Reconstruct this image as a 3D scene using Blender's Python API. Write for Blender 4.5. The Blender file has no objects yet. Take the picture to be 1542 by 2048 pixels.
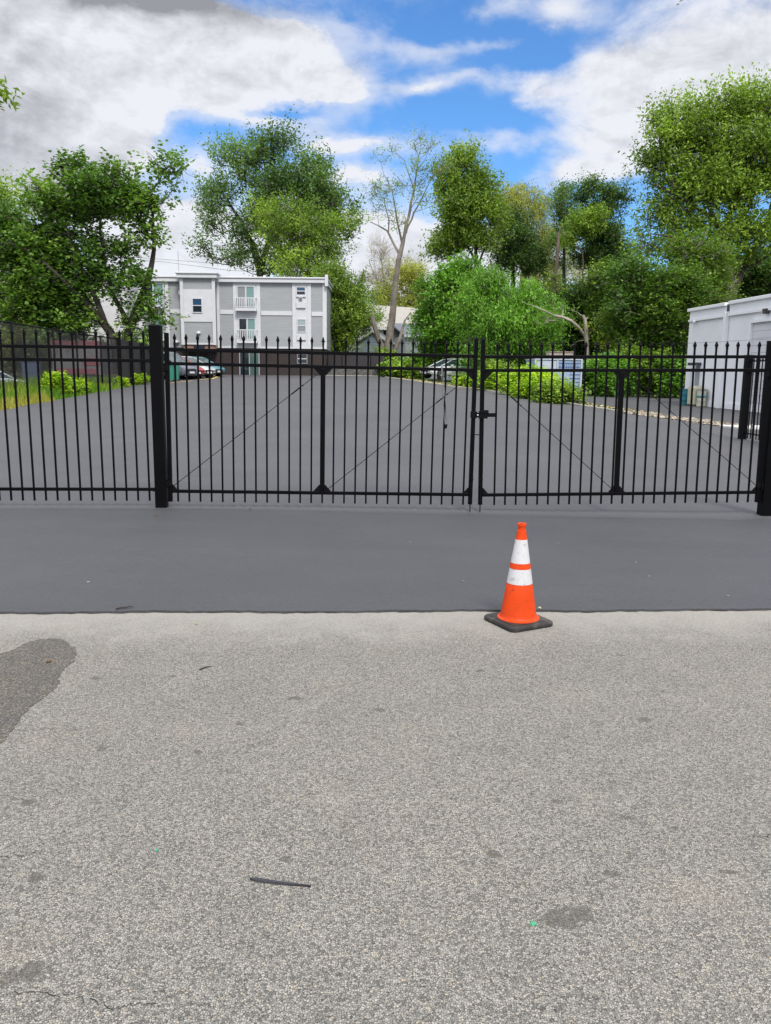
import bpy, bmesh, math, random
import numpy as np
from mathutils import Vector, Matrix
R = math.radians
scene = bpy.context.scene
COL = scene.collection
rng = np.random.default_rng(7)
random.seed(7)

# ------------------------------------------------------------------ camera
FPX = 1595.0; CAMH = 1.7; PITCH = R(9.673); ROLL = R(0.595)
cp, sp = math.cos(PITCH), math.sin(PITCH)
R0 = Vector((1, 0, 0)); FW = Vector((0, cp, -sp)); U0 = Vector((0, sp, cp))
CR = R0*math.cos(ROLL) + U0*math.sin(ROLL); CU = -R0*math.sin(ROLL) + U0*math.cos(ROLL)
cam = bpy.data.cameras.new('camera'); camo = bpy.data.objects.new('camera', cam); COL.objects.link(camo)
camo.matrix_world = Matrix(((CR.x, CU.x, -FW.x, 0), (CR.y, CU.y, -FW.y, 0), (CR.z, CU.z, -FW.z, CAMH), (0, 0, 0, 1)))
cam.sensor_fit = 'VERTICAL'; cam.sensor_height = 36.0; cam.sensor_width = 27.1
cam.lens = 36.0*FPX/2048.0
cam.clip_start = 0.05; cam.clip_end = 2000
scene.camera = camo

def ray(px, py):
    return FW + CR*((px-771)/FPX) + CU*((1024-py)/FPX)
def at(px, py, Y):                    # the world point seen at a photo pixel, at forward distance Y
    d = ray(px, py); return Vector((0, 0, CAMH)) + d*(Y/d.y)
def px_x(px, Y, py=700): return at(px, py, Y).x
def px_z(py, Y, px=771): return at(px, py, Y).z
def sm(a, b, x):
    t = min(1, max(0, (x-a)/(b-a))); return t*t*(3-2*t)
def H(x, y):                          # terrain height
    s = .0315 + (.0150-.0315)*sm(0, 16, x)
    b = -.11*sm(-3, 5, x)*sm(5.9, 9.5, y)*(1-sm(12, 22, y))
    return s*max(0, min(y, 64)-10.5) + b
def G(px, py):                        # where the ray meets the terrain
    d = ray(px, py); t = 1.2
    while t < 300:
        q = Vector((0, 0, CAMH)) + d*t
        if q.z < H(q.x, q.y): return q
        t *= 1.0015
    return q

# ------------------------------------------------------------------ sun, sky, exposure
scene.view_settings.view_transform = 'Standard'; scene.view_settings.look = 'None'
scene.view_settings.exposure = 0.35; scene.view_settings.gamma = 1
SUN_EL, SUN_AZ = R(50), R(163)        # azimuth clockwise from +Y: behind the camera, to its right
sl = bpy.data.lights.new('sun', 'SUN'); sl.energy = 2.5; sl.angle = R(15); sl.color = (1, .95, .88)
so = bpy.data.objects.new('sun', sl); COL.objects.link(so)
sdir = Vector((math.sin(SUN_AZ)*math.cos(SUN_EL), math.cos(SUN_AZ)*math.cos(SUN_EL), math.sin(SUN_EL)))
so.rotation_euler = sdir.to_track_quat('Z', 'Y').to_euler()

class NT:
    def __init__(s, nt): s.nt = nt
    def n(s, t, **k):
        o = s.nt.nodes.new(t)
        for a, v in k.items(): setattr(o, a, v)
        return o
    def put(s, sock, v):
        if isinstance(v, bpy.types.NodeSocket): s.nt.links.new(v, sock)
        elif v is not None: sock.default_value = v
    def m(s, op, a, b=None, c=None, clamp=False):
        o = s.n('ShaderNodeMath', operation=op); o.use_clamp = clamp
        s.put(o.inputs[0], a)
        if b is not None: s.put(o.inputs[1], b)
        if c is not None: s.put(o.inputs[2], c)
        return o.outputs[0]
    def sstep(s, v, a, b, t0=0., t1=1.):
        o = s.n('ShaderNodeMapRange'); o.interpolation_type = 'SMOOTHSTEP'
        s.put(o.inputs['Value'], v); s.put(o.inputs['From Min'], a); s.put(o.inputs['From Max'], b)
        s.put(o.inputs['To Min'], t0); s.put(o.inputs['To Max'], t1); return o.outputs[0]
    def lin(s, v, a, b, t0=0., t1=1.):
        o = s.n('ShaderNodeMapRange'); s.put(o.inputs['Value'], v); s.put(o.inputs['From Min'], a); s.put(o.inputs['From Max'], b)
        s.put(o.inputs['To Min'], t0); s.put(o.inputs['To Max'], t1); return o.outputs[0]
    def mix(s, f, a, b, mode='MIX'):
        o = s.n('ShaderNodeMix', data_type='RGBA', blend_type=mode); o.clamp_factor = True
        s.put(o.inputs[0], f); s.put(o.inputs[6], c4(a)); s.put(o.inputs[7], c4(b)); return o.outputs[2]
    def noise(s, vec, scale, detail=3, rough=.55, out='Fac', dist=0):
        o = s.n('ShaderNodeTexNoise'); s.put(o.inputs['Vector'], vec); s.put(o.inputs['Scale'], scale)
        s.put(o.inputs['Detail'], detail); s.put(o.inputs['Roughness'], rough); s.put(o.inputs['Distortion'], dist); return o.outputs[out]
    def vor(s, vec, scale, feature='F1', rand=1.):
        o = s.n('ShaderNodeTexVoronoi', feature=feature); s.put(o.inputs['Vector'], vec); s.put(o.inputs['Scale'], scale); s.put(o.inputs['Randomness'], rand); return o
    def ramp(s, f, stops, interp='LINEAR'):
        o = s.n('ShaderNodeValToRGB'); cr = o.color_ramp; cr.interpolation = interp; s.put(o.inputs[0], f)
        while len(cr.elements) > 1: cr.elements.remove(cr.elements[-1])
        cr.elements[0].position = stops[0][0]; cr.elements[0].color = c4(stops[0][1])
        for p, c in stops[1:]: e = cr.elements.new(p); e.color = c4(c)
        return o.outputs[0]
    def mapping(s, vec, scale=(1, 1, 1), loc=(0, 0, 0), rot=(0, 0, 0)):
        o = s.n('ShaderNodeMapping'); s.put(o.inputs[0], vec); o.inputs['Scale'].default_value = scale
        o.inputs['Location'].default_value = loc; o.inputs['Rotation'].default_value = rot; return o.outputs[0]
def c4(c):
    if isinstance(c, (tuple, list)): return tuple(c) + (1,) if len(c) == 3 else tuple(c)
    return c

world = bpy.data.worlds.new('World'); scene.world = world; world.use_nodes = True
def build_world():
    nt = world.node_tree; nt.nodes.clear(); W = NT(nt)
    out = W.n('ShaderNodeOutputWorld'); bg = W.n('ShaderNodeBackground'); bg.inputs['Strength'].default_value = .1
    nt.links.new(bg.outputs[0], out.inputs[0])
    sky = W.n('ShaderNodeTexSky', sky_type='NISHITA'); sky.sun_disc = False
    sky.sun_elevation = SUN_EL; sky.sun_rotation = SUN_AZ; sky.air_density = 1.0; sky.dust_density = .6; sky.ozone_density = 2.5
    hsv = W.n('ShaderNodeHueSaturation'); hsv.inputs['Saturation'].default_value = 1.05; hsv.inputs['Value'].default_value = 1.0
    nt.links.new(sky.outputs[0], hsv.inputs['Color'])
    tc = W.n('ShaderNodeTexCoord'); D = tc.outputs['Generated']
    sep = W.n('ShaderNodeSeparateXYZ'); nt.links.new(D, sep.inputs[0])
    az = W.m('ARCTAN2', sep.outputs[0], sep.outputs[1]); el = W.m('ARCSINE', sep.outputs[2])
    # domain distortion so edges billow
    comb = W.n('ShaderNodeCombineXYZ'); W.put(comb.inputs[0], az); W.put(comb.inputs[1], W.m('MULTIPLY', el, 1.7)); W.put(comb.inputs[2], 0.)
    V = comb.outputs[0]
    n1 = W.noise(V, 5.5, 9, .56); n2 = W.noise(W.mapping(V, loc=(3.1, 7.7, 0)), 5.5, 9, .56); n3 = W.noise(W.mapping(V, loc=(9, 1, 4)), 13, 10, .62, dist=.25)
    azd = W.m('ADD', az, W.m('MULTIPLY', W.m('SUBTRACT', n1, .5), .20))
    eld = W.m('ADD', el, W.m('MULTIPLY', W.m('SUBTRACT', n2, .5), .10))
    def ae(px, py):
        d = ray(px, py).normalized(); return math.atan2(d.x, d.y), math.asin(d.z)
    def blob(px, py, rx, ry, w):
        a0, e0 = ae(px, py); ax, _ = ae(px+rx, py); _, ey = ae(px, py-ry)
        qa = W.m('POWER', W.m('DIVIDE', W.m('SUBTRACT', azd, a0), abs(ax-a0)), 2.)
        qe = W.m('POWER', W.m('DIVIDE', W.m('SUBTRACT', eld, e0), abs(ey-e0)), 2.)
        return W.m('MULTIPLY', W.m('EXPONENT', W.m('MULTIPLY', W.m('ADD', qa, qe), -1.)), w)
    def total(L):
        s = None
        for b in L:
            v = blob(*b); s = v if s is None else W.m('ADD', s, v)
        return s
    dens = total([(40, 170, 280, 260, 1.6), (400, 120, 170, 110, .9), (570, 110, 130, 70, .8), (660, 185, 85, 42, .7), (720, 80, 60, 36, .38),
                  (330, 40, 130, 60, .7), (300, 240, 70, 50, .4), (450, 280, 100, 40, -.42), (560, 214, 70, 14, -.42), (1080, 120, 90, 50, -.35), (880, 60, 130, 50, -.45), (870, 240, 150, 30, -.35),
                  (350, 500, 150, 85, 1.4), (810, 520, 150, 75, 1.5), (690, 285, 110, 26, .85), (690, 360, 75, 28, .8), (570, 235, 90, 24, .5), (420, 350, 60, 22, .4), (640, 480, 140, 70, 1.0), (1000, 540, 200, 60, .9),
                  (1460, 110, 215, 150, 1.05), (1240, 200, 110, 90, .75), (1110, 20, 110, 40, .62), (1180, 330, 100, 26, .40), (1350, 280, 180, 60, .7),
                  (850, 108, 90, 26, .50), (985, 100, 80, 20, .46), (870, 180, 80, 17, .62), (1050, 198, 90, 28, .70), (1010, 280, 130, 18, .42), (955, 25, 50, 34, .50), (1190, 345, 120, 24, .42),
                  (610, 218, 60, 14, -.45), (1120, 120, 60, 40, -.25)])
    # beyond the part of the sky in view: broken to overcast cloud, brightened high up as added soft fill light
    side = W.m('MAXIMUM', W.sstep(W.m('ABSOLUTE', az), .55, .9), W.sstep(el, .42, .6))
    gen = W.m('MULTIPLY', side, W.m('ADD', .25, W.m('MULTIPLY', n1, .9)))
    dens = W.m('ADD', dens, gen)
    d2 = W.m('ADD', dens, W.m('MULTIPLY', W.m('SUBTRACT', n3, .5), 1.0))
    crisp = W.m('MAXIMUM', W.sstep(d2, .22, .74), W.m('MULTIPLY', W.sstep(d2, -.15, .50), .60)); soft = W.sstep(d2, .0, .85); sd = W.sstep(az, .0, .16)
    mask = W.m('ADD', W.m('MULTIPLY', crisp, W.m('SUBTRACT', 1., sd)), W.m('MULTIPLY', soft, sd))
    thick = W.sstep(d2, .75, 1.75)
    gray = total([(290, 4, 230, 56, 1.3), (40, 320, 240, 70, .62), (0, 160, 110, 130, .35), (1380, 90, 220, 90, .22)])
    nb = W.noise(W.mapping(V, loc=(1, 2, 9)), 7, 9, .6)
    g = W.m('ADD', W.m('MULTIPLY', gray, W.m('ADD', .55, W.m('MULTIPLY', nb, .9))), W.m('MULTIPLY', W.m('MULTIPLY', thick, W.m('SUBTRACT', nb, .36)), 1.15), clamp=True)
    n3b = W.noise(W.mapping(V, loc=(9.006, .978, 4)), 13, 10, .62, dist=.25); rel = W.m('MULTIPLY', W.m('SUBTRACT', n3, n3b), 1.6); g = W.m('SUBTRACT', g, rel, clamp=True)  # offset noise puts puffy relief shading into the cloud colour
    ccol = W.mix(g, (6.9, 7.0, 7.4), (2.6, 2.65, 2.85))
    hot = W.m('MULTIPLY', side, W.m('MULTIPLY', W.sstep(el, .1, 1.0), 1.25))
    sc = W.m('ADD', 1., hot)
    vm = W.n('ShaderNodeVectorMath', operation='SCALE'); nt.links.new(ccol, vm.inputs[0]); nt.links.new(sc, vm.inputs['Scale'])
    # pale the blue a little towards the horizon is already in the sky model
    sk = W.mix(1., hsv.outputs[0], (.72, 1.12, 1.48), 'MULTIPLY')
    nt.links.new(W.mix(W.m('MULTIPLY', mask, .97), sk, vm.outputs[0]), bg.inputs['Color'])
build_world()

# ------------------------------------------------------------------ object helpers
def tag(o, label=None, cat=None, group=None, kind=None):
    if label: o['label'] = label
    if cat: o['category'] = cat
    if group: o['group'] = group
    if kind: o['kind'] = kind
    return o
def empty(name, loc=(0, 0, 0), rz=0, label=None, cat=None, group=None):
    o = bpy.data.objects.new(name, None); COL.objects.link(o); o.location = loc; o.rotation_euler = (0, 0, rz)
    o.empty_display_size = .1
    return tag(o, label, cat, group)
class MB:
    def __init__(s): s.v = []; s.f = []
    def add(s, vs, fs):
        k = len(s.v); s.v += [tuple(v) for v in vs]; s.f += [tuple(i+k for i in f) for f in fs]; return s
    def box(s, x0, x1, y0, y1, z0, z1, M=None):
        vs = [Vector((x, y, z)) for z in (z0, z1) for y in (y0, y1) for x in (x0, x1)]
        if M: vs = [M @ v for v in vs]
        return s.add(vs, [(0, 2, 3, 1), (4, 5, 7, 6), (0, 1, 5, 4), (1, 3, 7, 5), (3, 2, 6, 7), (2, 0, 4, 6)])
    def tube(s, pts, r, n=8, cap=True):
        pts = [Vector(p) for p in pts]
        if not isinstance(r, (list, tuple)): r = [r]*len(pts)
        rings = []; up = None
        for i, p in enumerate(pts):
            t = (pts[min(i+1, len(pts)-1)] - pts[max(i-1, 0)]).normalized()
            if up is None: up = t.orthogonal().normalized()
            else: up = (up - t*up.dot(t)).normalized()
            w = t.cross(up)
            rings.append([p + (up*math.cos(a) + w*math.sin(a))*r[i] for a in [2*math.pi*k/n for k in range(n)]])
        vs = [v for rg in rings for v in rg]; fs = []
        for i in range(len(pts)-1):
            for k in range(n): fs.append((i*n+k, i*n+(k+1) % n, (i+1)*n+(k+1) % n, (i+1)*n+k))
        if cap: fs += [tuple(range(n))[::-1], tuple((len(pts)-1)*n+k for k in range(n))]
        return s.add(vs, fs)
    def lathe(s, prof, n=48, c=(0, 0, 0)):
        vs = []
        for r, z in prof:
            vs += [(c[0]+r*math.cos(2*math.pi*k/n), c[1]+r*math.sin(2*math.pi*k/n), c[2]+z) for k in range(n)]
        fs = [(i*n+k, i*n+(k+1) % n, (i+1)*n+(k+1) % n, (i+1)*n+k) for i in range(len(prof)-1) for k in range(n)]
        return s.add(vs, fs)
    def prism(s, poly, z0, z1, M=None, cap=True):          # polygon in xy extruded in z
        n = len(poly); vs = [Vector((p[0], p[1], z0)) for p in poly] + [Vector((p[0], p[1], z1)) for p in poly]
        if M: vs = [M @ v for v in vs]
        return s.add(vs, [tuple(range(n))[::-1], tuple(range(n, 2*n))] + [(i, (i+1) % n, n+(i+1) % n, n+i) for i in range(n)])
    def build(s, name, mat, parent=None, smooth=False, bevel=0, seg=2, angle=None):
        me = bpy.data.meshes.new(name); me.from_pydata(s.v, [], s.f); me.update()
        bm = bmesh.new(); bm.from_mesh(me); bmesh.ops.recalc_face_normals(bm, faces=bm.faces); bm.to_mesh(me); bm.free()
        o = bpy.data.objects.new(name, me); COL.objects.link(o)
        if mat: me.materials.append(mat)
        if parent: o.parent = parent
        if smooth:
            for p in me.polygons: p.use_smooth = True
            if angle: me.set_sharp_from_angle(angle=R(angle))
        if bevel:
            b = o.modifiers.new('bevel', 'BEVEL'); b.width = bevel; b.segments = seg; b.limit_method = 'ANGLE'; b.angle_limit = R(35)
        return o
def dup(o, parent=None):
    c = o.copy(); COL.objects.link(c)
    if parent: c.parent = parent
    for ch in [x for x in bpy.data.objects if x.parent == o]: dup(ch, c)
    return c

# ------------------------------------------------------------------ materials
def mat(name, color, rough=.6, metal=0, spec=.5, var=0, vscale=6, bump=0, bscale=60, coat=0, dirt=None):
    m = bpy.data.materials.new(name); m.use_nodes = True; T = NT(m.node_tree); P = m.node_tree.nodes['Principled BSDF']
    P.inputs['Roughness'].default_value = rough; P.inputs['Metallic'].default_value = metal; P.inputs['Specular IOR Level'].default_value = spec
    P.inputs['Coat Weight'].default_value = coat
    tc = T.n('ShaderNodeTexCoord').outputs['Object']
    col = c4(color)
    if var:
        nz = T.noise(tc, vscale, 5, .6)
        lo = tuple(x*(1-var) for x in color[:3]); hi = tuple(min(1, x*(1+var)) for x in color[:3])
        col = T.ramp(nz, [(.3, lo), (.7, hi)])
    if dirt:
        nz = T.noise(tc, dirt[1], 7, .7); col = T.mix(T.sstep(nz, dirt[2], dirt[2]+.12, 0, dirt[3]), col, dirt[0])
    T.put(P.inputs['Base Color'], col)
    if bump:
        b = T.n('ShaderNodeBump'); b.inputs['Strength'].default_value = bump; b.inputs['Distance'].default_value = .01
        T.put(b.inputs['Height'], T.noise(tc, bscale, 4, .6)); T.put(P.inputs['Normal'], b.outputs[0])
    return m
M_black = mat('black_powder_coat', (.0025, .0025, .0035), .42, 0, .09, var=.3, vscale=3, bump=.05, bscale=400)
M_blackm = mat('black_hardware', (.004, .004, .005), .5, 0, .10)
M_steel = mat('bare_steel', (.5, .5, .52), .35, .9)

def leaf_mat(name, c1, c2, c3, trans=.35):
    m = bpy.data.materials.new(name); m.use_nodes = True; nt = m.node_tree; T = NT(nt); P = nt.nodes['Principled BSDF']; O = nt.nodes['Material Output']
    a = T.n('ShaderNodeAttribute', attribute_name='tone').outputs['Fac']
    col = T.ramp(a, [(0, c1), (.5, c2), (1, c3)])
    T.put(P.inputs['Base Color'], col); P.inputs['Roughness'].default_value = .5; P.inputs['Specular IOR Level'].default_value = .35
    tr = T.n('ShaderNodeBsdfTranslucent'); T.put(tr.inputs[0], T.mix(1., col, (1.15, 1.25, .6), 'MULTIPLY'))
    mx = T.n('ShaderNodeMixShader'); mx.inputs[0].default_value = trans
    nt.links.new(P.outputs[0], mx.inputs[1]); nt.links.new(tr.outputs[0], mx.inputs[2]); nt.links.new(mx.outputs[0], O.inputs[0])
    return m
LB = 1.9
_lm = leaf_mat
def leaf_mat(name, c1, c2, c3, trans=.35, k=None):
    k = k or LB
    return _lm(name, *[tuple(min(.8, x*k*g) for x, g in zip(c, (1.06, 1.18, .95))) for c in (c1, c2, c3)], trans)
LM = dict(
    maple=leaf_mat('leaf_maple', (.026, .052, .012), (.052, .092, .020), (.120, .175, .036)),
    deep=leaf_mat('leaf_deep_green', (.018, .034, .011), (.034, .060, .017), (.075, .115, .028)),
    blue=leaf_mat('leaf_blue_green', (.030, .055, .020), (.056, .092, .030), (.100, .145, .044)),
    mid=leaf_mat('leaf_mid_green', (.050, .078, .014), (.098, .136, .022), (.165, .215, .034)),
    bright=leaf_mat('leaf_bright_green', (.045, .095, .014), (.080, .155, .022), (.130, .230, .034)),
    yellow=leaf_mat('leaf_yellow_green', (.058, .092, .014), (.104, .150, .022), (.180, .235, .034)),
    olive=leaf_mat('leaf_olive', (.115, .115, .026), (.200, .190, .045), (.290, .270, .070)),
    lime=leaf_mat('leaf_lime', (.090, .150, .008), (.150, .220, .010), (.250, .290, .018)),
    gold=leaf_mat('leaf_gold_flowers', (.035, .065, .012), (.075, .12, .02), (.24, .24, .05)),
    pale=leaf_mat('leaf_pale_buds', (.18, .14, .08), (.22, .18, .10), (.26, .22, .12)))
def bark(name, c, s=1.):
    m = bpy.data.materials.new(name); m.use_nodes = True; T = NT(m.node_tree); P = m.node_tree.nodes['Principled BSDF']
    tc = T.n('ShaderNodeTexCoord').outputs['Object']; v = T.mapping(tc, (6, 6, 1.2)); n = T.noise(v, 3, 7, .7)
    n2 = T.noise(tc, .8, 3)
    col = T.ramp(n, [(.3, tuple(x*.45 for x in c)), (.62, c)]); col = T.mix(T.sstep(n2, .45, .7), col, tuple(x*1.35 for x in c))
    T.put(P.inputs['Base Color'], col); P.inputs['Roughness'].default_value = .9
    b = T.n('ShaderNodeBump'); b.inputs['Strength'].default_value = .8; b.inputs['Distance'].default_value = .04; T.put(b.inputs['Height'], n); T.put(P.inputs['Normal'], b.outputs[0])
    return m
B_dark = bark('bark_dark', (.060, .048, .040)); B_brown = bark('bark_brown', (.11, .088, .068)); B_grey = bark('bark_grey', (.20, .175, .145)); B_pale = bark('bark_pale', (.34, .30, .24))

# ------------------------------------------------------------------ ground
def road_mat():
    m = bpy.data.materials.new('worn_aggregate_asphalt'); m.use_nodes = True; nt = m.node_tree; T = NT(nt); P = nt.nodes['Principled BSDF']
    tc = T.n('ShaderNodeTexCoord').outputs['Object']
    wob = T.noise(tc, 90, 2, .5, 'Color')
    vadd = T.n('ShaderNodeVectorMath', operation='MULTIPLY_ADD'); T.put(vadd.inputs[0], wob); vadd.inputs[1].default_value = (.006, .006, .006); T.put(vadd.inputs[2], tc)
    v1 = T.vor(vadd.outputs[0], 138); v2 = T.vor(vadd.outputs[0], 260); e1 = T.vor(vadd.outputs[0], 138, 'DISTANCE_TO_EDGE')
    s1 = T.n('ShaderNodeSeparateColor'); T.put(s1.inputs[0], v1.outputs['Color']); s2 = T.n('ShaderNodeSeparateColor'); T.put(s2.inputs[0], v2.outputs['Color'])
    stone = T.ramp(s1.outputs[0], [(0, (.09, .089, .086)), (.20, (.17, .167, .160)), (.45, (.265, .258, .243)), (.75, (.345, .335, .312)), (.96, (.43, .415, .385)), (1, (.46, .38, .28))])
    fine = T.ramp(s2.outputs[1], [(0, (.09, .09, .09)), (.6, (.22, .215, .205)), (1, (.36, .35, .33))])
    col = T.mix(.30, stone, fine)
    gap = T.sstep(e1.outputs['Distance'], .01, .13)
    col = T.mix(gap, (.055, .054, .052), col)
    big = T.noise(tc, .55, 5, .6); med = T.noise(tc, 3.1, 5, .6)
    col = T.mix(1., col, T.ramp(big, [(.3, (.93, .94, .955)), (.7, (1.05, 1.035, 1.01))]), 'MULTIPLY')
    col = T.mix(1., col, T.ramp(med, [(.3, (.94, .94, .94)), (.7, (1.05, 1.05, 1.05))]), 'MULTIPLY')
    # tan tinge in patches
    col = T.mix(T.sstep(T.noise(T.mapping(tc, loc=(5, 3, 0)), 1.9, 4), .56, .75, 0, .10), col, (.40, .34, .25))
    col = T.mix(1., col, (.98, .957, .90), 'MULTIPLY')
    # dusty paler strip along the seam of the driveway
    sepx = T.n('ShaderNodeSeparateXYZ'); T.put(sepx.inputs[0], tc)
    yy = T.m('SUBTRACT', sepx.outputs[1], T.m('MULTIPLY', sepx.outputs[0], .047))
    dust = T.m('MULTIPLY', T.sstep(T.m('ADD', yy, T.m('MULTIPLY', med, .8)), 5.1, 6.0), .62)
    col = T.mix(dust, col, (.325, .308, .275))
    # oil and dirt spots
    spots = [(55, 1606, .035, .012), (73, 1756, .035, .014), (62, 1943, .045, .022), (15, 1957, .03, .02), (988, 1709, .033, .010), (1225, 1748, .036, .008), (1457, 1745, .040, .006),
             (1115, 1604, .030, .007), (1262, 1636, .025, .008), (571, 1717, .025, .008), (344, 1353, .028, .010), (205, 1498, .025, .010), (396, 1505, .025, .009),
             (1120, 1838, .075, .022), (1160, 1828, .05, .02), (590, 1397, .05, .012), (1240, 1311, .03, .006), (190, 1358, .03, .01), (1522, 1998, .012, .008), (960, 1342, .03, .01), (480, 1448, .03, .01), (1290, 1440, .04, .012), (760, 1420, .04, .01)]
    mk = None; sepn = med
    nz = T.noise(tc, 26, 4, .6)
    for (px, py, rx, ry) in spots:
        q = G(px, py); ry2 = ry*2.4
        dx = T.m('DIVIDE', T.m('SUBTRACT', sepx.outputs[0], q.x), rx); dy = T.m('DIVIDE', T.m('SUBTRACT', sepx.outputs[1], q.y), ry2)
        d = T.m('ADD', T.m('MULTIPLY', dx, dx), T.m('MULTIPLY', dy, dy)); mk = d if mk is None else T.m('MINIMUM', mk, d)
    mkk = T.m('MULTIPLY', T.sstep(T.m('ADD', mk, T.m('MULTIPLY', T.m('SUBTRACT', nz, .5), 3.0)), .45, 1.05, 1, 0), .62)
    col = T.mix(mkk, col, (.075, .07, .06))
    T.put(P.inputs['Base Color'], col); P.inputs['Roughness'].default_value = .92; P.inputs['Specular IOR Level'].default_value = .25
    b = T.n('ShaderNodeBump'); b.inputs['Strength'].default_value = .45; b.inputs['Distance'].default_value = .003
    T.put(b.inputs['Height'], T.m('ADD', gap, T.m('MULTIPLY', s1.outputs[1], .6))); T.put(P.inputs['Normal'], b.outputs[0])
    return m
def patch_mat():
    m = bpy.data.materials.new('brown_patch_asphalt'); m.use_nodes = True; nt = m.node_tree; T = NT(nt); P = nt.nodes['Principled BSDF']
    tc = T.n('ShaderNodeTexCoord').outputs['Object']; v1 = T.vor(tc, 160); s1 = T.n('ShaderNodeSeparateColor'); T.put(s1.inputs[0], v1.outputs['Color'])
    col = T.ramp(s1.outputs[0], [(0, (.040, .038, .035)), (.5, (.080, .074, .065)), (.9, (.14, .128, .108)), (1, (.24, .22, .18))])
    col = T.mix(1., col, T.ramp(T.noise(tc, 5, 5), [(.3, (.85, .86, .88)), (.7, (1.15, 1.1, 1.0))]), 'MULTIPLY')
    T.put(P.inputs['Base Color'], col); P.inputs['Roughness'].default_value = .9
    b = T.n('ShaderNodeBump'); b.inputs['Strength'].default_value = .4; b.inputs['Distance'].default_value = .003; T.put(b.inputs['Height'], s1.outputs[1]); T.put(P.inputs['Normal'], b.outputs[0])
    return m
def seal_mat(name, base, rough):
    m = bpy.data.materials.new(name); m.use_nodes = True; nt = m.node_tree; T = NT(nt); P = nt.nodes['Principled BSDF']
    tc = T.n('ShaderNodeTexCoord').outputs['Object']
    streak = T.noise(T.mapping(tc, (.22, 1.6, 1)), 1.3, 6, .62); blot = T.noise(tc, .35, 6, .65); fine = T.noise(tc, 160, 3, .7)
    col = T.mix(1., base, T.ramp(streak, [(.3, (.94, .94, .945)), (.7, (1.06, 1.06, 1.055))]), 'MULTIPLY')
    col = T.mix(1., col, T.ramp(blot, [(.3, (.86, .87, .89)), (.7, (1.12, 1.11, 1.09))]), 'MULTIPLY')
    col = T.mix(1., col, T.ramp(fine, [(.3, (.62, .62, .62)), (.7, (1.38, 1.38, 1.38))]), 'MULTIPLY')
    col = T.mix(1., col, T.ramp(T.noise(tc, 42, 4, .7), [(.3, (.84, .84, .84)), (.7, (1.16, 1.16, 1.16))]), 'MULTIPLY')
    # scattered pale grit
    v = T.vor(tc, 3.2); sc = T.n('ShaderNodeSeparateColor'); T.put(sc.inputs[0], v.outputs['Color'])
    g = T.m('MULTIPLY', T.m('LESS_THAN', v.outputs['Distance'], .035), T.m('GREATER_THAN', sc.outputs[0], .72))
    col = T.mix(g, col, (.26, .25, .23))
    T.put(P.inputs['Base Color'], col); T.put(P.inputs['Roughness'], T.lin(streak, .3, .7, rough-.02, rough+.03)); P.inputs['Specular IOR Level'].default_value = .45
    b = T.n('ShaderNodeBump'); b.inputs['Strength'].default_value = .35; b.inputs['Distance'].default_value = .003; T.put(b.inputs['Height'], fine); T.put(P.inputs['Normal'], b.outputs[0])
    return m
M_road = road_mat(); M_patch = patch_mat()
M_apron = seal_mat('sealcoated_apron', (.055, .0555, .0585), .64); M_lot = seal_mat('lot_asphalt', (.071, .0705, .0735), .70); M_drive = seal_mat('side_drive_asphalt', (.056, .0555, .0585), .70)
def soil_mat():
    m = bpy.data.materials.new('soil_and_grass'); m.use_nodes = True; nt = m.node_tree; T = NT(nt); P = nt.nodes['Principled BSDF']
    tc = T.n('ShaderNodeTexCoord').outputs['Object']; n = T.noise(tc, .9, 7, .7)
    T.put(P.inputs['Base Color'], T.ramp(n, [(.35, (.05, .045, .03)), (.5, (.06, .085, .02)), (.65, (.10, .13, .03))])); P.inputs['Roughness'].default_value = 1
    return m
M_soil = soil_mat()
TH = R(3.334); TT = math.tan(TH)
def road_edge(x): return 5.617 + x*.0475
def sheet(name, xs_fn, ys, nx, dz, mt, zf=None, kind='structure'):
    """ruled sheet: xs_fn(y)->(x0,x1); rows at ys"""
    vs = []; fs = []
    for y in ys:
        x0, x1 = xs_fn(y)
        for i in range(nx+1):
            x = x0 + (x1-x0)*i/nx; vs.append((x, y, H(x, y)+dz))
    n = nx+1
    for j in range(len(ys)-1):
        for i in range(nx): fs.append((j*n+i, j*n+i+1, (j+1)*n+i+1, (j+1)*n+i))
    b = MB(); b.v = vs; b.f = fs; o = b.build(name, mt, smooth=True); tag(o, kind=kind); return o
# terrain: one sheet to the horizon
gy = [-60, -20, 0, 4, 6, 8, 9, 10, 11, 12, 14, 16, 18, 20, 23] + list(range(26, 70, 4)) + [64, 75, 90, 120, 170, 260, 420, 800]; gy = sorted(set(gy))
gx = sorted(set([-600, -300, -160, -90, -60, -40, -30] + list(range(-24, 26, 2)) + [30, 40, 60, 90, 160, 300, 600]))
b = MB(); b.v = [(x, y, H(x, y)-.05) for y in gy for x in gx]; n = len(gx)
b.f = [(j*n+i, j*n+i+1, (j+1)*n+i+1, (j+1)*n+i) for j in range(len(gy)-1) for i in range(n-1)]
tag(b.build('ground', M_soil, smooth=True), kind='structure')
# the public road in front
b = MB(); xs = [x*.5 for x in range(-80, 81)]
b.v = [(x, -30, 0) for x in xs] + [(x, road_edge(x)+.03, 0) for x in xs]; n = len(xs)
b.f = [(i, i+1, n+i+1, n+i) for i in range(n-1)]
tag(b.build('road', M_road), kind='structure')
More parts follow.
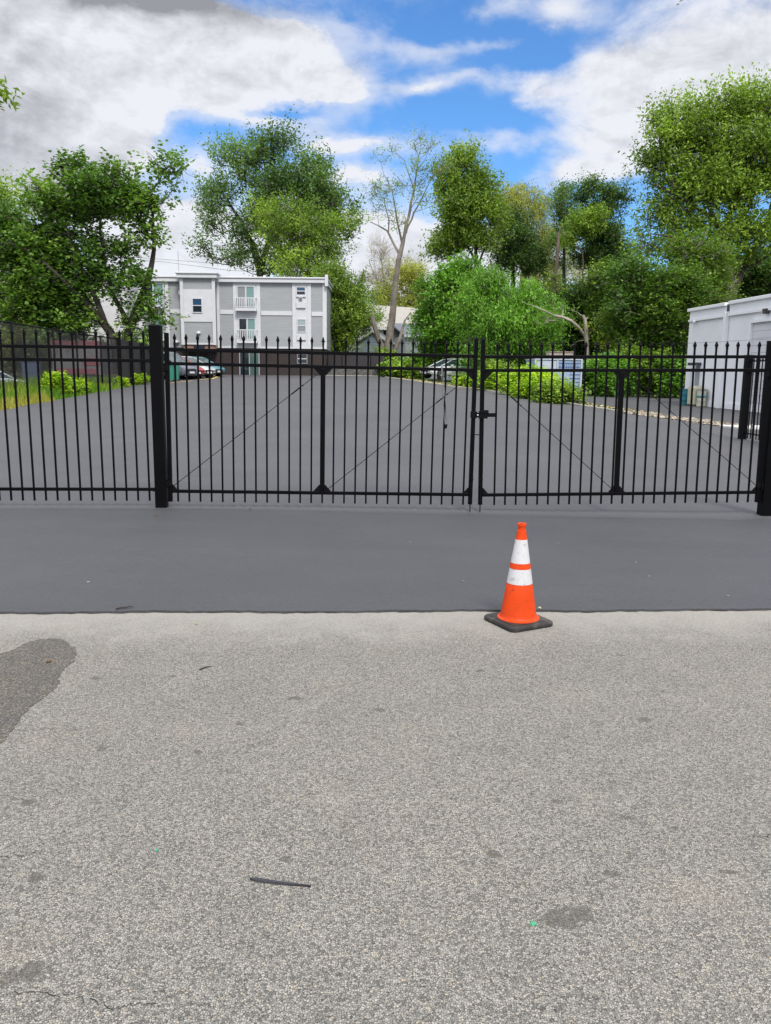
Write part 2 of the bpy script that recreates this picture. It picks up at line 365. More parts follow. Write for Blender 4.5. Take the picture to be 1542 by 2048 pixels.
# driveway apron in front of the gate, its front edge a ragged low lip over the road
def ragx(x): return .012*math.sin(x*3.1)+.007*math.sin(x*11+1)+.006*math.sin(x*37)+.004*math.sin(x*83+2)
def apron():
    b = MB(); xs = [-14+.07*i for i in range(400)]; rows = [0, .02, .15, .4, .6, .8, 1]
    def seam(x): return 10.35+x*TT - .16 - .10*sm(-3, 1, x) + .012*math.sin(x*7)+.008*math.sin(x*23)
    for t in rows:
        for x in xs:
            y0 = road_edge(x)+ragx(x); y = y0 + (seam(x)-y0)*t; b.v.append((x, y, H(x, y)+.016-.011*t**3))
    n = len(xs)
    for x in xs: b.v.append((x, road_edge(x)+ragx(x)-.002, -.01))
    k = len(rows)*n
    b.f = [(j*n+i, j*n+i+1, (j+1)*n+i+1, (j+1)*n+i) for j in range(len(rows)-1) for i in range(n-1)] + [(k+i, k+i+1, i+1, i) for i in range(n-1)]
    tag(b.build('driveway_apron', M_apron), kind='structure')
apron()
# dark open joint between road and apron
def joint():
    b = MB(); 
    x = -5.
    while x < 5:
        L = random.uniform(.15, .7); k = max(3, int(L/.03)); w0 = random.uniform(.004, .012)
        top = []; bot = []
        for i in range(k+1):
            xx = x+L*i/k; e = abs(math.sin(math.pi*i/k))**.5
            yb = road_edge(xx)+ragx(xx)-.003; top.append((xx, yb, .004)); bot.append((xx, yb-w0*e*random.uniform(.5, 1.3), .004))
        b.add(top+bot, [(i, i+1, k+2+i, k+1+i) for i in range(k)])
        x += L+random.choice([0, .02, .15, .3])
    tag(b.build('joint_crack', mat('tar_crack', (.008, .008, .008), .9)), kind='structure')
joint()
# parking lot behind the gate, bounded right by the kerb curve
KERB = [(5.2, 9), (12.6, 20), (11.8, 23.4), (10.6, 24.1), (10.2, 25.2), (9.9, 26.8), (9.4, 28.3), (8.8, 30), (8.2, 33.3), (7.2, 39), (6.4, 43), (5.2, 45.8), (3.9, 48), (2.6, 52), (1.3, 56), (-.2, 60.5), (-1.2, 64.5)]
def kx(y):
    for (x0, y0), (x1, y1) in zip(KERB[1:-1], KERB[2:]):
        if y0 <= y <= y1: return x0+(x1-x0)*(y-y0)/(y1-y0)
    return 40 if y < 20 else -1.2
def lx(y):
    if y < 24: return -30+ (y-9.5)*(17.6/14.5) if y > 9.5 else -30
    if y < 46: return -12.35 - 1.55*(y-24)/22 + .1*math.sin(y*1.7)
    return -13.9 - 5*sm(46, 49, y)
ys = [9.8, 10.1, 10.5, 11, 12, 13, 14, 16, 18, 20, 22, 23.4, 24.1, 25.2, 26, 26.8, 28.3, 30, 31.5, 33.3, 35, 37, 39, 41, 43, 44.5, 45.8, 48, 50, 52, 54, 56, 58, 60.5, 62.5, 64.3]
sheet('parking_lot', lambda y: (lx(y), kx(y) if y >= 20 else 40), ys, 40, 0.002, M_lot)
sheet('side_drive', lambda y: (kx(y)+.25, 40), [23.4, 24.1, 25.2, 26.8, 28.3, 30, 32, 33.3, 36, 39, 41, 43, 45, 46, 47.5, 49, 50.5], 30, -.004, M_drive)
# brown patch at the left of the road
def patch():
    out = [(0, 1308), (30, 1300), (50, 1289), (75, 1281), (105, 1278), (130, 1281), (138, 1290), (152, 1300), (154, 1309), (146, 1325), (128, 1337), (118, 1350), (118, 1368), (108, 1382), (92, 1392), (60, 1418), (38, 1440), (22, 1465), (8, 1482), (0, 1490), (-60, 1530), (-260, 1530), (-260, 1330)]
    P = [G(*q) for q in out]; pts = []
    for i in range(len(P)):
        a, c = P[i], P[(i+1) % len(P)]; k = max(1, int((c-a).length/.02))
        for j in range(k):
            q = a.lerp(c, j/k); pts.append((q.x+random.uniform(-.008, .008), q.y+random.uniform(-.010, .010)))
    b = MB(); b.prism(pts, -.01, .004); tag(b.build('pavement_patch', M_patch), kind='structure')
patch()
# hairline cracks in the road
def crack(name, pix, w):
    P = [G(*q) for q in pix]; b = MB(); pts = []
    for i in range(len(P)-1):
        for j in range(8): pts.append(P[i].lerp(P[i+1], j/8) + Vector((random.uniform(-.004, .004), random.uniform(-.010, .010), 0)))
    k = len(pts); ws = [w*random.uniform(.3, 1.2)*min(1, min(i, k-1-i)/6) for i in range(k)]
    b.add([(p.x, p.y, .003) for p in pts]+[(p.x, p.y-ws[i]*2, .003) for i, p in enumerate(pts)], [(i, i+1, k+i+1, k+i) for i in range(k-1)])
    tag(b.build(name, bpy.data.materials['tar_crack']), kind='structure')
crack('road_crack', [(-20, 1985), (60, 1988), (130, 1990), (180, 2004), (230, 2017), (280, 2008), (340, 2006)], .0018)
crack('road_crack', [(-20, 1716), (10, 1714), (50, 1710), (90, 1704)], .0018)
crack('road_crack', [(1500, 1672), (1530, 1674), (1560, 1672)], .003)
crack('road_crack', [(40, 1462), (90, 1458), (150, 1460), (220, 1456)], .0015)
crack('apron_seam', [(680, 1092), (672, 1110), (664, 1130), (655, 1155), (648, 1172)], .003)

def stones(name, pts, n, w, label, group=None):
    b = MB()
    for i in range(n):
        t = random.random()*(len(pts)-1); k = int(t); a = Vector(pts[k]); c = Vector(pts[k+1]); q = a.lerp(c, t-k)
        x = q.x+random.gauss(0, w); y = q.y+random.gauss(0, w); s = random.uniform(.05, .13)
        M = Matrix.Translation((x, y, H(x, y)+s*.25)) @ Matrix.Rotation(random.random()*6, 4, Vector((random.random(), random.random(), 1)).normalized())
        vs = [M @ Vector((s*random.uniform(.7, 1.2)*a_, s*random.uniform(.5, .9)*b_, s*.5*c_)) for a_, b_, c_ in ((1, 0, 0), (-1, 0, 0), (0, 1, 0), (0, -1, 0), (0, 0, 1), (0, 0, -1), (.7, .7, .3), (-.7, .6, -.3))]
        bm = bmesh.new(); [bm.verts.new(v) for v in vs]; r = bmesh.ops.convex_hull(bm, input=bm.verts); bm.verts.index_update()
        k0 = {v: i for i, v in enumerate(bm.verts)}; b.add([v.co for v in bm.verts], [[k0[v] for v in f.verts] for f in bm.faces]); bm.free()
    o = b.build(name, mat(name+'_stone', (.31, .27, .21), .9, var=.5, vscale=9)); tag(o, label, kind='stuff'); return o
stones('gravel', [(10.9, 24.2, 0), (10.35, 25.2, 0), (10.05, 26.8, 0), (9.55, 28.4, 0), (9.15, 29.7, 0)], 520, .16, 'tan broken stones heaped along the gap in the kerb')
# kerb and edging
M_conc = mat('concrete', (.34, .32, .285), .9, var=.25, vscale=3, bump=.3)
def kerb(name, pts, w, h, label):
    b = MB(); P = [Vector(p) for p in pts]; L = []; Rr = []
    for i, p in enumerate(P):
        t = (P[min(i+1, len(P)-1)]-P[max(i-1, 0)]).normalized(); nn = Vector((-t.y, t.x)); L.append(p+nn*w/2); Rr.append(p-nn*w/2)
    k = len(P); vs = []
    for zz in (-.1, h):
        vs += [(p.x, p.y, H(p.x, p.y)+zz) for p in L]; vs += [(p.x, p.y, H(p.x, p.y)+zz) for p in Rr]
    fs = [(2*k+i, 2*k+i+1, 3*k+i+1, 3*k+i) for i in range(k-1)] + [(i, i+1, 2*k+i+1, 2*k+i) for i in range(k-1)] + [(k+i, k+i+1, 3*k+i+1, 3*k+i) for i in range(k-1)] + [(0, k, 3*k, 2*k), (k-1, 2*k-1, 4*k-1, 3*k-1)]
    b.add(vs, fs); o = b.build(name, M_conc, bevel=.015); tag(o, label, 'kerb'); return o
kerb('kerb', [(9.0, 29.6), (8.7, 30.6), (8.2, 33.3), (7.2, 39), (6.4, 43), (5.2, 45.8), (3.9, 48), (2.6, 52), (1.3, 56), (-.1, 60.5)], .16, .08, 'long pale concrete kerb curving round the leafy bed right of the parking lot')
b = MB(); q = at(1435, 855, 24.3); b.prism([(10.2, 24.55), (10.5, 23.75), (11.05, 23.75), (11.9, 23.9), (11.9, 24.5), (10.6, 24.75)], H(10.8, 24.2)-.05, H(10.8, 24.2)+.07)
tag(b.build('concrete_slab', mat('white_painted_concrete', (.66, .655, .64), .7, var=.1), bevel=.02), 'low white painted concrete slab at the near end of the stone strip', 'slab')

# ------------------------------------------------------------------ front fence and gates (local frame: x along the gate line, z up)
G0 = Vector((0, 10.35, 0))
def gl(s): return (s*math.cos(TH), 10.35+s*math.sin(TH), 0)
PW = .0222
def picket_parent(x, z0, z1, parent, src=[None]):
    """one picket with its spear finial; the first is modelled, the rest copy it"""
    key = round(z1-z0, 3)
    cache = picket_parent.cache
    if key not in cache:
        b = MB().box(-PW/2, PW/2, -PW/2, PW/2, 0, z1-z0-.085)
        o = b.build('picket', M_black, parent, bevel=.002); o.location = (x, 0, z0)
        f = MB(); z = z1-z0-.085; w = PW/2
        def rg(r, zz, rr=None): return [(-r, -(rr or r), zz), (r, -(rr or r), zz), (r, (rr or r), zz), (-r, (rr or r), zz)]
        rings = [rg(w*1.12, z-.012), rg(w*1.12, z+.012), rg(w*1.75, z+.024, w*1.4), rg(w*1.75, z+.034, w*1.4), rg(w*1.0, z+.062, w*.8), rg(w*.12, z+.086, w*.12)]
        f.add([v for r_ in rings for v in r_], [(i*4+k, i*4+(k+1) % 4, (i+1)*4+(k+1) % 4, (i+1)*4+k) for i in range(5) for k in range(4)] + [(3, 2, 1, 0), (20, 21, 22, 23)])
        fo = f.build('finial', M_black, o, bevel=.0015, seg=1); cache[key] = (o, fo); return o
    o, fo = cache[key]; c = o.copy(); COL.objects.link(c); c.parent = parent; c.location = (x, 0, z0)
    d = fo.copy(); COL.objects.link(d); d.parent = c; return c
picket_parent.cache = {}
def gusset(name, x, z, sx, sz, parent, L=.085, thick=.005):      # triangular brace plate with its right angle at x,z
    b = MB(); M = Matrix(((1, 0, 0, 0), (0, 0, 1, 0), (0, 1, 0, 0), (0, 0, 0, 1)))
    b.prism([(x, z), (x+sx*L, z), (x+sx*L*.12, z+sz*L), (x, z+sz*L)], -.012, -.012+thick, M); return b.build(name, M_blackm, parent)
def leaf(root, Lw, sgn, n, first, gap, brace_x, rods):
    """gate leaf hinged at local x=0 running to sgn*Lw"""
    X = lambda v: sgn*v
    sw = .026
    b = MB().box(-sw, sw, -sw, sw, .073, 2.205); b.build('hinge_stile', M_black, root, bevel=.004)
    b = MB().box(X(Lw)-sw, X(Lw)+sw, -sw, sw, .085 if 0 else .08, 2.215); b.build('meeting_stile', M_black, root, bevel=.004)
    b = MB(); x = X(Lw)
    b.add([(x-sw*1.1, -sw*1.1, 2.216), (x+sw*1.1, -sw*1.1, 2.216), (x+sw*1.1, sw*1.1, 2.216), (x-sw*1.1, sw*1.1, 2.216), (x-sw*1.1, -sw*1.1, 2.222), (x+sw*1.1, -sw*1.1, 2.222), (x+sw*1.1, sw*1.1, 2.222), (x-sw*1.1, sw*1.1, 2.222), (x-sw*.5, -sw*.5, 2.238), (x+sw*.5, -sw*.5, 2.238), (x+sw*.5, sw*.5, 2.238), (x-sw*.5, sw*.5, 2.238)],
          [(3, 2, 1, 0), (0, 1, 5, 4), (1, 2, 6, 5), (2, 3, 7, 6), (3, 0, 4, 7), (4, 5, 9, 8), (5, 6, 10, 9), (6, 7, 11, 10), (7, 4, 8, 11), (8, 9, 10, 11)])
    b.build('post_cap', M_black, root)
    for z in (2.0, 1.828, .209):
        x0, x1 = sorted((X(sw+.001), X(Lw-sw-.001)))
        b = MB().box(x0, x1, -.020, .020, z-.021, z+.021); b.build('rail', M_black, root, bevel=.003)
    for i in range(n):
        x = first+gap*i
        picket_parent(X(x), .073, 2.200, root)
    bx = X(brace_x); b = MB().box(bx-.031, bx+.031, -.0235, .0235, .2305, 1.8065); b.build('upright', M_black, root, bevel=.003)
    for sx in (-1, 1):
        gusset('gusset_plate', bx+sx*.0312, .2305, sx, 1, root); gusset('gusset_plate', bx+sx*.0312, 1.8065, sx, -1, root)
    gusset('gusset_plate', X(Lw-sw), .2305, -sgn, 1, root, .075); gusset('gusset_plate', X(Lw-sw), 1.8065, -sgn, -1, root, .10); gusset('gusset_plate', X(sw), .2305, sgn, 1, root, .07)
    for (x0, z0), (x1, z1), t in rods:
        a = Vector((X(x0), -.030, z0)); c = Vector((X(x1), -.030, z1)); b = MB().tube([a, c], .0042, 8)
        r_ = b.build('truss_rod', M_blackm, root, smooth=True)
        u = (c-a).normalized(); m = a.lerp(c, t); tb = MB().tube([m-u*.075, m+u*.075], .0085, 8); tb.tube([m+u*.10, m+u*.112], .012, 6); tb.tube([m-u*.112, m-u*.10], .012, 6)
        e = MB(); tb.build('turnbuckle', M_blackm, r_, smooth=False)
def hinge(root, x, z, side):
    b = MB().box(-.036, .036, -.040, -.027, z-.035, z+.035); b.box(-.03*side-.006*side-.008, -.03*side+.008, -.055, -.02, z-.055, z+.055) ; b.tube([(-side*.030, -.045, z-.05), (-side*.030, -.045, z+.05)], .013, 10)
    b.box(-side*.085-.01, -side*.085+.01, -.060, -.035, z-.03, z+.03); b.tube([(-side*.085, -.05, z), (-side*.02, -.05, z)], .009, 8)
    return b.build('hinge', M_blackm, root)
gateL = empty('gate_leaf', gl(-2.787), TH, 'left leaf of the closed black steel gate, its two diagonal rods rising to the right', 'gate', 'pair of black picket gate leaves')
gateL.rotation_euler = (0, .0103, TH)
leaf(gateL, 3.903, 1, 27, .098, .1428, 1.9544, [((.055, .285), (1.87, 1.725), .86), ((2.03, .265), (3.83, 1.745), .80)])
hinge(gateL, 0, 1.775, 1); hinge(gateL, 0, .31, 1)
gateR = empty('gate_leaf', gl(5.022), TH, 'right leaf of the closed black steel gate, its two diagonal rods falling to the right', 'gate', 'pair of black picket gate leaves')
gateR.rotation_euler = (0, -.0118, TH)
leaf(gateR, 3.769, -1, 25, .130, .1438, 1.943, [((.02, .285), (1.83, 1.745), .88), ((2.00, .265), (3.68, 1.745), .80)])
hinge(gateR, 0, 1.775, -1); hinge(gateR, 0, .31, -1)
def drop_rod(root, x, L):
    b = MB().tube([(x, -.034, L), (x, -.034, .42)], .007, 8); b.box(x-.014, x+.014, -.045, -.0265, .12, .15); b.box(x-.014, x+.014, -.045, -.0265, .34, .37); b.tube([(x, -.034, .42), (x+.03, -.05, .42)], .006, 8)
    return b.build('drop_rod', M_blackm, root)
drop_rod(gateL, 3.900, -.03); dr = drop_rod(gateR, -3.775, -.03)
# latch on the left leaf, receiver on the right
b = MB().box(3.871, 3.945, -.042, -.0265, 1.215, 1.30); b.box(3.871, 3.945, .0265, .042, 1.215, 1.30); b.box(3.945, 4.02, -.034, -.022, 1.225, 1.285)
b.build('latch_plate', M_blackm, gateL, bevel=.002)
b = MB().tube([(3.956, -.036, 1.257), (3.956, -.033, 1.257)], .009, 12); b.build('padlock_hole', mat('white_marker', (.8, .8, .8), .5), gateL)
b = MB().box(-3.815, -3.70, -.052, -.0265, 1.215, 1.31); b.box(-3.70, -3.60, -.045, -.030, 1.235, 1.285); b.box(-3.795, -3.69, -.060, -.0525, 1.28, 1.325); b.tube([(-3.70, -.045, 1.31), (-3.70, -.045, 1.26), (-3.67, -.045, 1.245)], .006, 8)
b.build('latch_box', M_blackm, gateR, bevel=.002)
b = MB().tube([(3.93, -.01, 1.0), (3.975, -.01, 1.0)], .006, 8); b.build('stop_pin', M_blackm, gateL)
b = MB().tube([(-3.797, -.01, 1.005), (-3.83, -.01, 1.005)], .006, 8); b.build('stop_pin', M_blackm, gateR)
# looped cable hanging from the second rail of the left leaf
def cable():
    A = Vector(gl(.697)) + Vector((0, -.03, 1.84)); P = []
    for t, x, z, y in [(0, 0, 0, .02), (.05, -.002, .012, -.012), (.2, .004, -.10, -.022), (.5, .022, -.36, -.025), (.8, .045, -.62, -.025), (1, .062, -.76, -.025), (1.02, .070, -.785, -.025), (1, .082, -.775, -.028), (.8, .080, -.62, -.03), (.5, .052, -.38, -.03), (.2, .02, -.12, -.03), (0, .008, .01, -.015), (0, .008, 0, .02)]:
        P.append(A+Vector((x, y, z)))
    Q = []
    for i in range(len(P)-1):
        for k in range(4): Q.append(P[i].lerp(P[i+1], k/4))
    b = MB().tube(Q, .0050, 6); o = b.build('steel_cable', mat('grey_cable', (.22, .22, .23), .4, .5), smooth=True)
    tag(o, 'thin grey security cable looped over the second rail of the left gate leaf', 'cable')
    e = MB().tube([A+Vector((.058, -.03, -.745)), A+Vector((.060, -.03, -.80))], .012, 8); e.tube([A+Vector((.085, -.03, -.745)), A+Vector((.072, -.03, -.80))], .010, 8); e.build('cable_end', M_blackm, o)
cable()
def big_post(s, z0, label, h=2.28):
    e = empty('gate_post', gl(s), TH, label, 'post', 'wide black posts carrying the gates')
    w = .071; MB().box(-w, w, -w, w, z0-.3, h).build('shaft', M_black, e, bevel=.005)
    c = MB(); rg = lambda r, z: [(-r, -r, z), (r, -r, z), (r, r, z), (-r, r, z)]
    rr = [rg(w+.003, h+.001-.02), rg(w+.003, h+.006), rg(w-.012, h+.022)]
    c.add([v for r_ in rr for v in r_], [(i*4+k, i*4+(k+1) % 4, (i+1)*4+(k+1) % 4, (i+1)*4+k) for i in range(2) for k in range(4)]+[(8, 9, 10, 11)]); c.build('post_cap', M_black, e, bevel=.002)
    return e
big_post(-2.897, 0, 'wide square black post between the left fence section and the gate')
big_post(5.135, -.15, 'wide square black post at the right edge carrying the right gate leaf')
# fixed fence section left of the gate
fs = empty('picket_fence', gl(-2.968), TH, 'black picket fence section left of the wide gate post', 'fence')
for z in (2.018, 1.858, .231): MB().box(-2.45, 0, -.020, .020, z-.020, z+.020).build('rail', M_black, fs, bevel=.003)
for z in (2.018, 1.858, .231): MB().box(-.03, .000, -.03, -.0205, z-.026, z+.026).build('bracket', M_blackm, fs)
for i in range(17): picket_parent(-.083-.1452*i, .082, 2.235, fs)
MB().box(-2.51, -2.45, -.03, .03, -.2, 2.3).build('end_post', M_black, fs, bevel=.004)
# thin wire strung just behind the finials
b = MB().tube([at(1240, 690, 10.75), at(1390, 686, 10.8), at(1560, 677, 10.85)], .0016, 5); tag(b.build('strung_wire', M_blackm, smooth=True), 'thin dark wire rising to the right just behind the finials of the right gate leaf', 'wire')
b = MB().tube([at(640, 683, 10.5), at(800, 686, 10.52), at(945, 686, 10.55)], .0016, 5); tag(b.build('strung_wire', M_blackm, smooth=True), 'thin dark wire behind the finials of the left gate leaf, ending at the latch stiles', 'wire')

# ------------------------------------------------------------------ traffic cone
M_or = mat('orange_pvc', (.62, .050, .001), .5, spec=.3, var=.12, vscale=8, dirt=((.12, .022, .008), 22, .585, .8), bump=.05, bscale=90)
M_refl = mat('white_reflective', (.54, .54, .55), .45, var=.06, vscale=12, dirt=((.28, .26, .25), 19, .53, .65))
M_rub = mat('black_rubber', (.024, .022, .020), .72, var=.35, vscale=7, bump=.3, bscale=70, dirt=((.11, .09, .07), 9, .52, .6))
cx = Vector((.940, 5.400)); cone = empty('traffic_cone', (cx.x, cx.y, 0), R(27.6), 'orange traffic cone with two white bands on a black square base', 'cone')
def sq(r, c):
    L = []
    for qx, qy in ((1, 1), (-1, 1), (-1, -1), (1, -1)):
        for k in range(7):
            a = math.atan2(qy, qx) - math.pi/4 + math.pi/2*k/6; L.append((qx*(r-c)+c*math.cos(a), qy*(r-c)+c*math.sin(a)))
    return L
b = MB(); prof = [(.178, .0), (.183, .006), (.183, .026), (.178, .033), (.150, .037), (.150, .040)]
rings = [[(x, y, z) for x, y in sq(r, .045)] for r, z in prof]; n = 28
b.add([v for r_ in rings for v in r_], [(i*n+k, i*n+(k+1) % n, (i+1)*n+(k+1) % n, (i+1)*n+k) for i in range(len(rings)-1) for k in range(n)] + [tuple(range(n))[::-1], tuple((len(rings)-1)*n+k for k in range(n))])
b.build('base', M_rub, cone, smooth=True, angle=40)
def cr(z): return .128 + (.0315-.128)*(z-.045)/(.655-.045)
body = [(.147, .040), (.147, .045), (.140, .048), (.1315, .051), (.1275, .056), (cr(.075), .075)] + [(cr(z), z) for z in (.15, .22, .284)] + [(cr(.284)-.0015, .288), (cr(.62), .62), (cr(.655), .655), (cr(.655), .660), (.0265, .663), (.0265, .690), (.0305, .692), (.0315, .700), (.0305, .709), (.026, .712), (.021, .710), (.020, .68)]
MB().lathe(body, 64).build('body', M_or, cone, smooth=True, angle=30)
def band(z0, z1, name='reflective_band'):
    MB().lathe([(cr(z0)-.002, z0), (cr(z0)+.0008, z0), (cr(z1)+.0008, z1), (cr(z1)-.002, z1)], 64).build(name, M_refl, cone, smooth=True, angle=30)
band(.293, .397); band(.437, .600)
MB().lathe([(cr(.397)-.001, .3975), (cr(.397)+.0015, .398), (cr(.436)+.0015, .436), (cr(.436)-.001, .4365)], 64).build('collar_ring', M_or, cone, smooth=True, angle=30)

# ------------------------------------------------------------------ litter on the road
M_strip = mat('black_rubber_strip', (.022, .022, .026), .35, bump=.3, bscale=60)
def strip():
    a = G(500, 1760); c = G(622, 1775); b = MB(); k = 24; d = (c-a).normalized(); nn = Vector((-d.y, d.x, 0)); vs = []
    for i in range(k+1):
        t = i/k; p = a.lerp(c, t) + nn*(.003*math.sin(t*3)*-1); w = (.0085*(1-t)**.8+.0016)*(min(1, t*9+.10)); j = random.uniform(-.0008, .0008)
        vs += [p-nn*(w+j)+Vector((0, 0, .003)), p+nn*w+Vector((0, 0, .003)), p+nn*(w*.6)+Vector((0, 0, .010)), p-nn*(w*.6+j)+Vector((0, 0, .009))]
    b.add(vs, [(i*4+q, i*4+(q+1) % 4, (i+1)*4+(q+1) % 4, (i+1)*4+q) for i in range(k) for q in range(4)]+[(3, 2, 1, 0), (k*4, k*4+1, k*4+2, k*4+3)])
    tag(b.build('rubber_strip', M_strip), 'long tapering black rubber strip lying on the pale road', 'strip')
strip()
def twig(p0, p1, r, label, nm='twig', m_=None):
    a, c = G(*p0), G(*p1); z = Vector((0, 0, r+.001+ (.016 if a.y > road_edge(a.x) else 0))); mid = a.lerp(c, .5)+Vector((0, .006, .002))
    b = MB().tube([a+z, a.lerp(mid, .6)+z*1.2, mid+z, mid.lerp(c, .5)+z*1.3, c+z], [r, r*1.1, r, r*.7, r*.4], 6)
    tag(b.build(nm, m_ or bpy.data.materials['bark_dark'], smooth=True), label, 'twig'); return b
twig((399, 1341), (424, 1334), .0042, 'short dark twig on the pale road, left of centre below the seam')
twig((232, 1224), (268, 1220), .006, 'dark dry leaf stem lying on the seam between apron and road')
def scrap(px, py, s, m_, label, nm='scrap', cat='scrap', lift=.002):
    q = G(px, py); z = .018 if q.y > road_edge(q.x) else .001
    if q.y > 10.2+q.x*TT: z = .004
    b = MB(); M = Matrix.Translation((q.x, q.y, q.z+z)) @ Matrix.Rotation(random.random()*6, 4, 'Z')
    k = 9; vs = [Vector((0, 0, lift*4))]+[Vector((s*random.uniform(.5, 1.2)*math.cos(6.283*i/k), s*.7*random.uniform(.5, 1.2)*math.sin(6.283*i/k), random.uniform(0, lift*3))) for i in range(k)]
    vs2 = [v+Vector((0, 0, .0015)) for v in vs]
    b.add([M @ v for v in vs+vs2], [(0, 1+(i+1) % k, 1+i) for i in range(k)]+[(k+1, k+2+i, k+2+(i+1) % k) for i in range(k)]+[(1+i, 1+(i+1) % k, k+2+(i+1) % k, k+2+i) for i in range(k)])
    tag(b.build(nm, m_), label, cat)
M_green = mat('green_foil', (.03, .34, .16), .3); M_dleaf = mat('dry_leaf', (.09, .05, .02), .8); M_pleaf = mat('pale_leaf', (.55, .52, .30), .7); M_yel = mat('fresh_leaf', (.30, .36, .05), .6); M_chip = mat('pale_chip', (.24, .235, .22), .8)
scrap(1066, 1850, .014, M_green, 'bright green scrap of foil on the road below the cone', 'foil_scrap')
scrap(313, 1703, .007, M_green, 'tiny green scrap of foil on the road above the rubber strip', 'foil_scrap')
scrap(98, 1326, .022, M_dleaf, 'curled brown leaf on the dark pavement patch', 'dry_leaf', 'leaf', .004)
scrap(1079, 1222, .016, M_pleaf, 'pale dry leaf on the seam right behind the cone', 'dry_leaf', 'leaf', .004)
scrap(392, 1249, .012, M_yel, 'small yellow-green leaf on the road just below the seam, left half', 'fresh_leaf', 'leaf')
scrap(1298, 1157, .012, M_yel, 'small yellow leaf on the dark apron right of the cone', 'fresh_leaf', 'leaf')
scrap(177, 1169, .016, M_chip, 'white chip on the dark apron at the left', 'stone_chip', 'chip'); scrap(1456, 1197, .012, M_chip, 'pale chip on the apron near its front edge at the far right', 'stone_chip', 'chip')
scrap(927, 1167, .011, M_chip, 'small pale chip on the apron left of the cone', 'stone_chip', 'chip'); scrap(1272, 1129, .012, M_chip, 'pale chip on the apron right of the cone, above the yellow leaf', 'stone_chip', 'chip')
scrap(90, 1441, .030, mat('grey_smear', (.215, .21, .20), .9), 'flat pale grey smear of mortar beside the dark pavement patch', 'mortar_smear', 'smear', .0006)
scrap(500, 1022, .020, M_dleaf, 'dark dead leaf on the seam below the left gate leaf', 'dry_leaf', 'leaf', .006); scrap(313, 1034, .018, M_dleaf, 'dark dead leaf on the apron just left of the wide gate post', 'dry_leaf', 'leaf', .005)
scrap(831, 1021, .014, M_chip, 'pale chip under the left gate leaf near the latch', 'stone_chip', 'chip'); scrap(1485, 1006, .014, M_chip, 'white chip under the right gate leaf near its hinge', 'stone_chip', 'chip')

# ------------------------------------------------------------------ apartment building
M_white = mat('white_trim', (.57, .575, .60), .55, var=.05, vscale=2)
def siding_mat(name, c, pitch=.115):
    m = bpy.data.materials.new(name); m.use_nodes = True; nt = m.node_tree; T = NT(nt); P = nt.nodes['Principled BSDF']
    geo = T.n('ShaderNodeTexCoord').outputs['Object']; s = T.n('ShaderNodeSeparateXYZ'); T.put(s.inputs[0], geo)
    fr = T.m('FRACT', T.m('DIVIDE', s.outputs[2], pitch)); 
    col = T.mix(T.sstep(T.noise(T.mapping(geo, (.3, .3, 2)), 2, 4), .4, .7), c, tuple(x*1.08 for x in c))
    col = T.mix(T.m('MULTIPLY', T.m('LESS_THAN', fr, .14), .45), col, tuple(x*.45 for x in c))
    T.put(P.inputs['Base Color'], col); P.inputs['Roughness'].default_value = .55
    b = T.n('ShaderNodeBump'); b.inputs['Strength'].default_value = .8; b.inputs['Distance'].default_value = .015; T.put(b.inputs['Height'], fr); T.put(P.inputs['Normal'], b.outputs[0])
    return m
M_sid = siding_mat('grey_clapboard', (.355, .368, .382)); M_wsid = siding_mat('white_clapboard', (.66, .66, .68)); M_blsid = siding_mat('blue_grey_clapboard', (.26, .31, .36))
def brick_mat(name, c1, c2, mo):
    m = bpy.data.materials.new(name); m.use_nodes = True; nt = m.node_tree; T = NT(nt); P = nt.nodes['Principled BSDF']
    tc = T.n('ShaderNodeTexCoord').outputs['Object']; v = T.mapping(tc, rot=(R(90), 0, 0))
    bk = T.n('ShaderNodeTexBrick'); T.put(bk.inputs['Vector'], v); bk.inputs['Color1'].default_value = c4(c1); bk.inputs['Color2'].default_value = c4(c2); bk.inputs['Mortar'].default_value = c4(mo)
    bk.inputs['Scale'].default_value = 1; bk.inputs['Brick Width'].default_value = .22; bk.inputs['Row Height'].default_value = .075; bk.inputs['Mortar Size'].default_value = .008
    T.put(P.inputs['Base Color'], bk.outputs['Color']); P.inputs['Roughness'].default_value = .85; return m
M_brick = brick_mat('dark_shaded_brick', (.034, .021, .019), (.022, .016, .016), (.045, .04, .038)); M_brickp = brick_mat('pink_brick', (.26, .12, .09), (.20, .10, .08), (.28, .24, .21))  # ground storey brick: its shade is put into the dark brown colour
def glass(name, c, rough=.08):
    m = mat(name, c, rough, spec=.6); return m
M_gdark = glass('dark_glass', (.016, .024, .032)); M_gteal = glass('curtained_glass', (.16, .27, .27), .15); M_gcur = glass('grey_curtained_glass', (.22, .24, .25), .12); M_gblue = glass('blue_glass', (.03, .07, .14)); M_gpale = glass('pale_glass', (.30, .36, .38), .15)
BY = 64.0
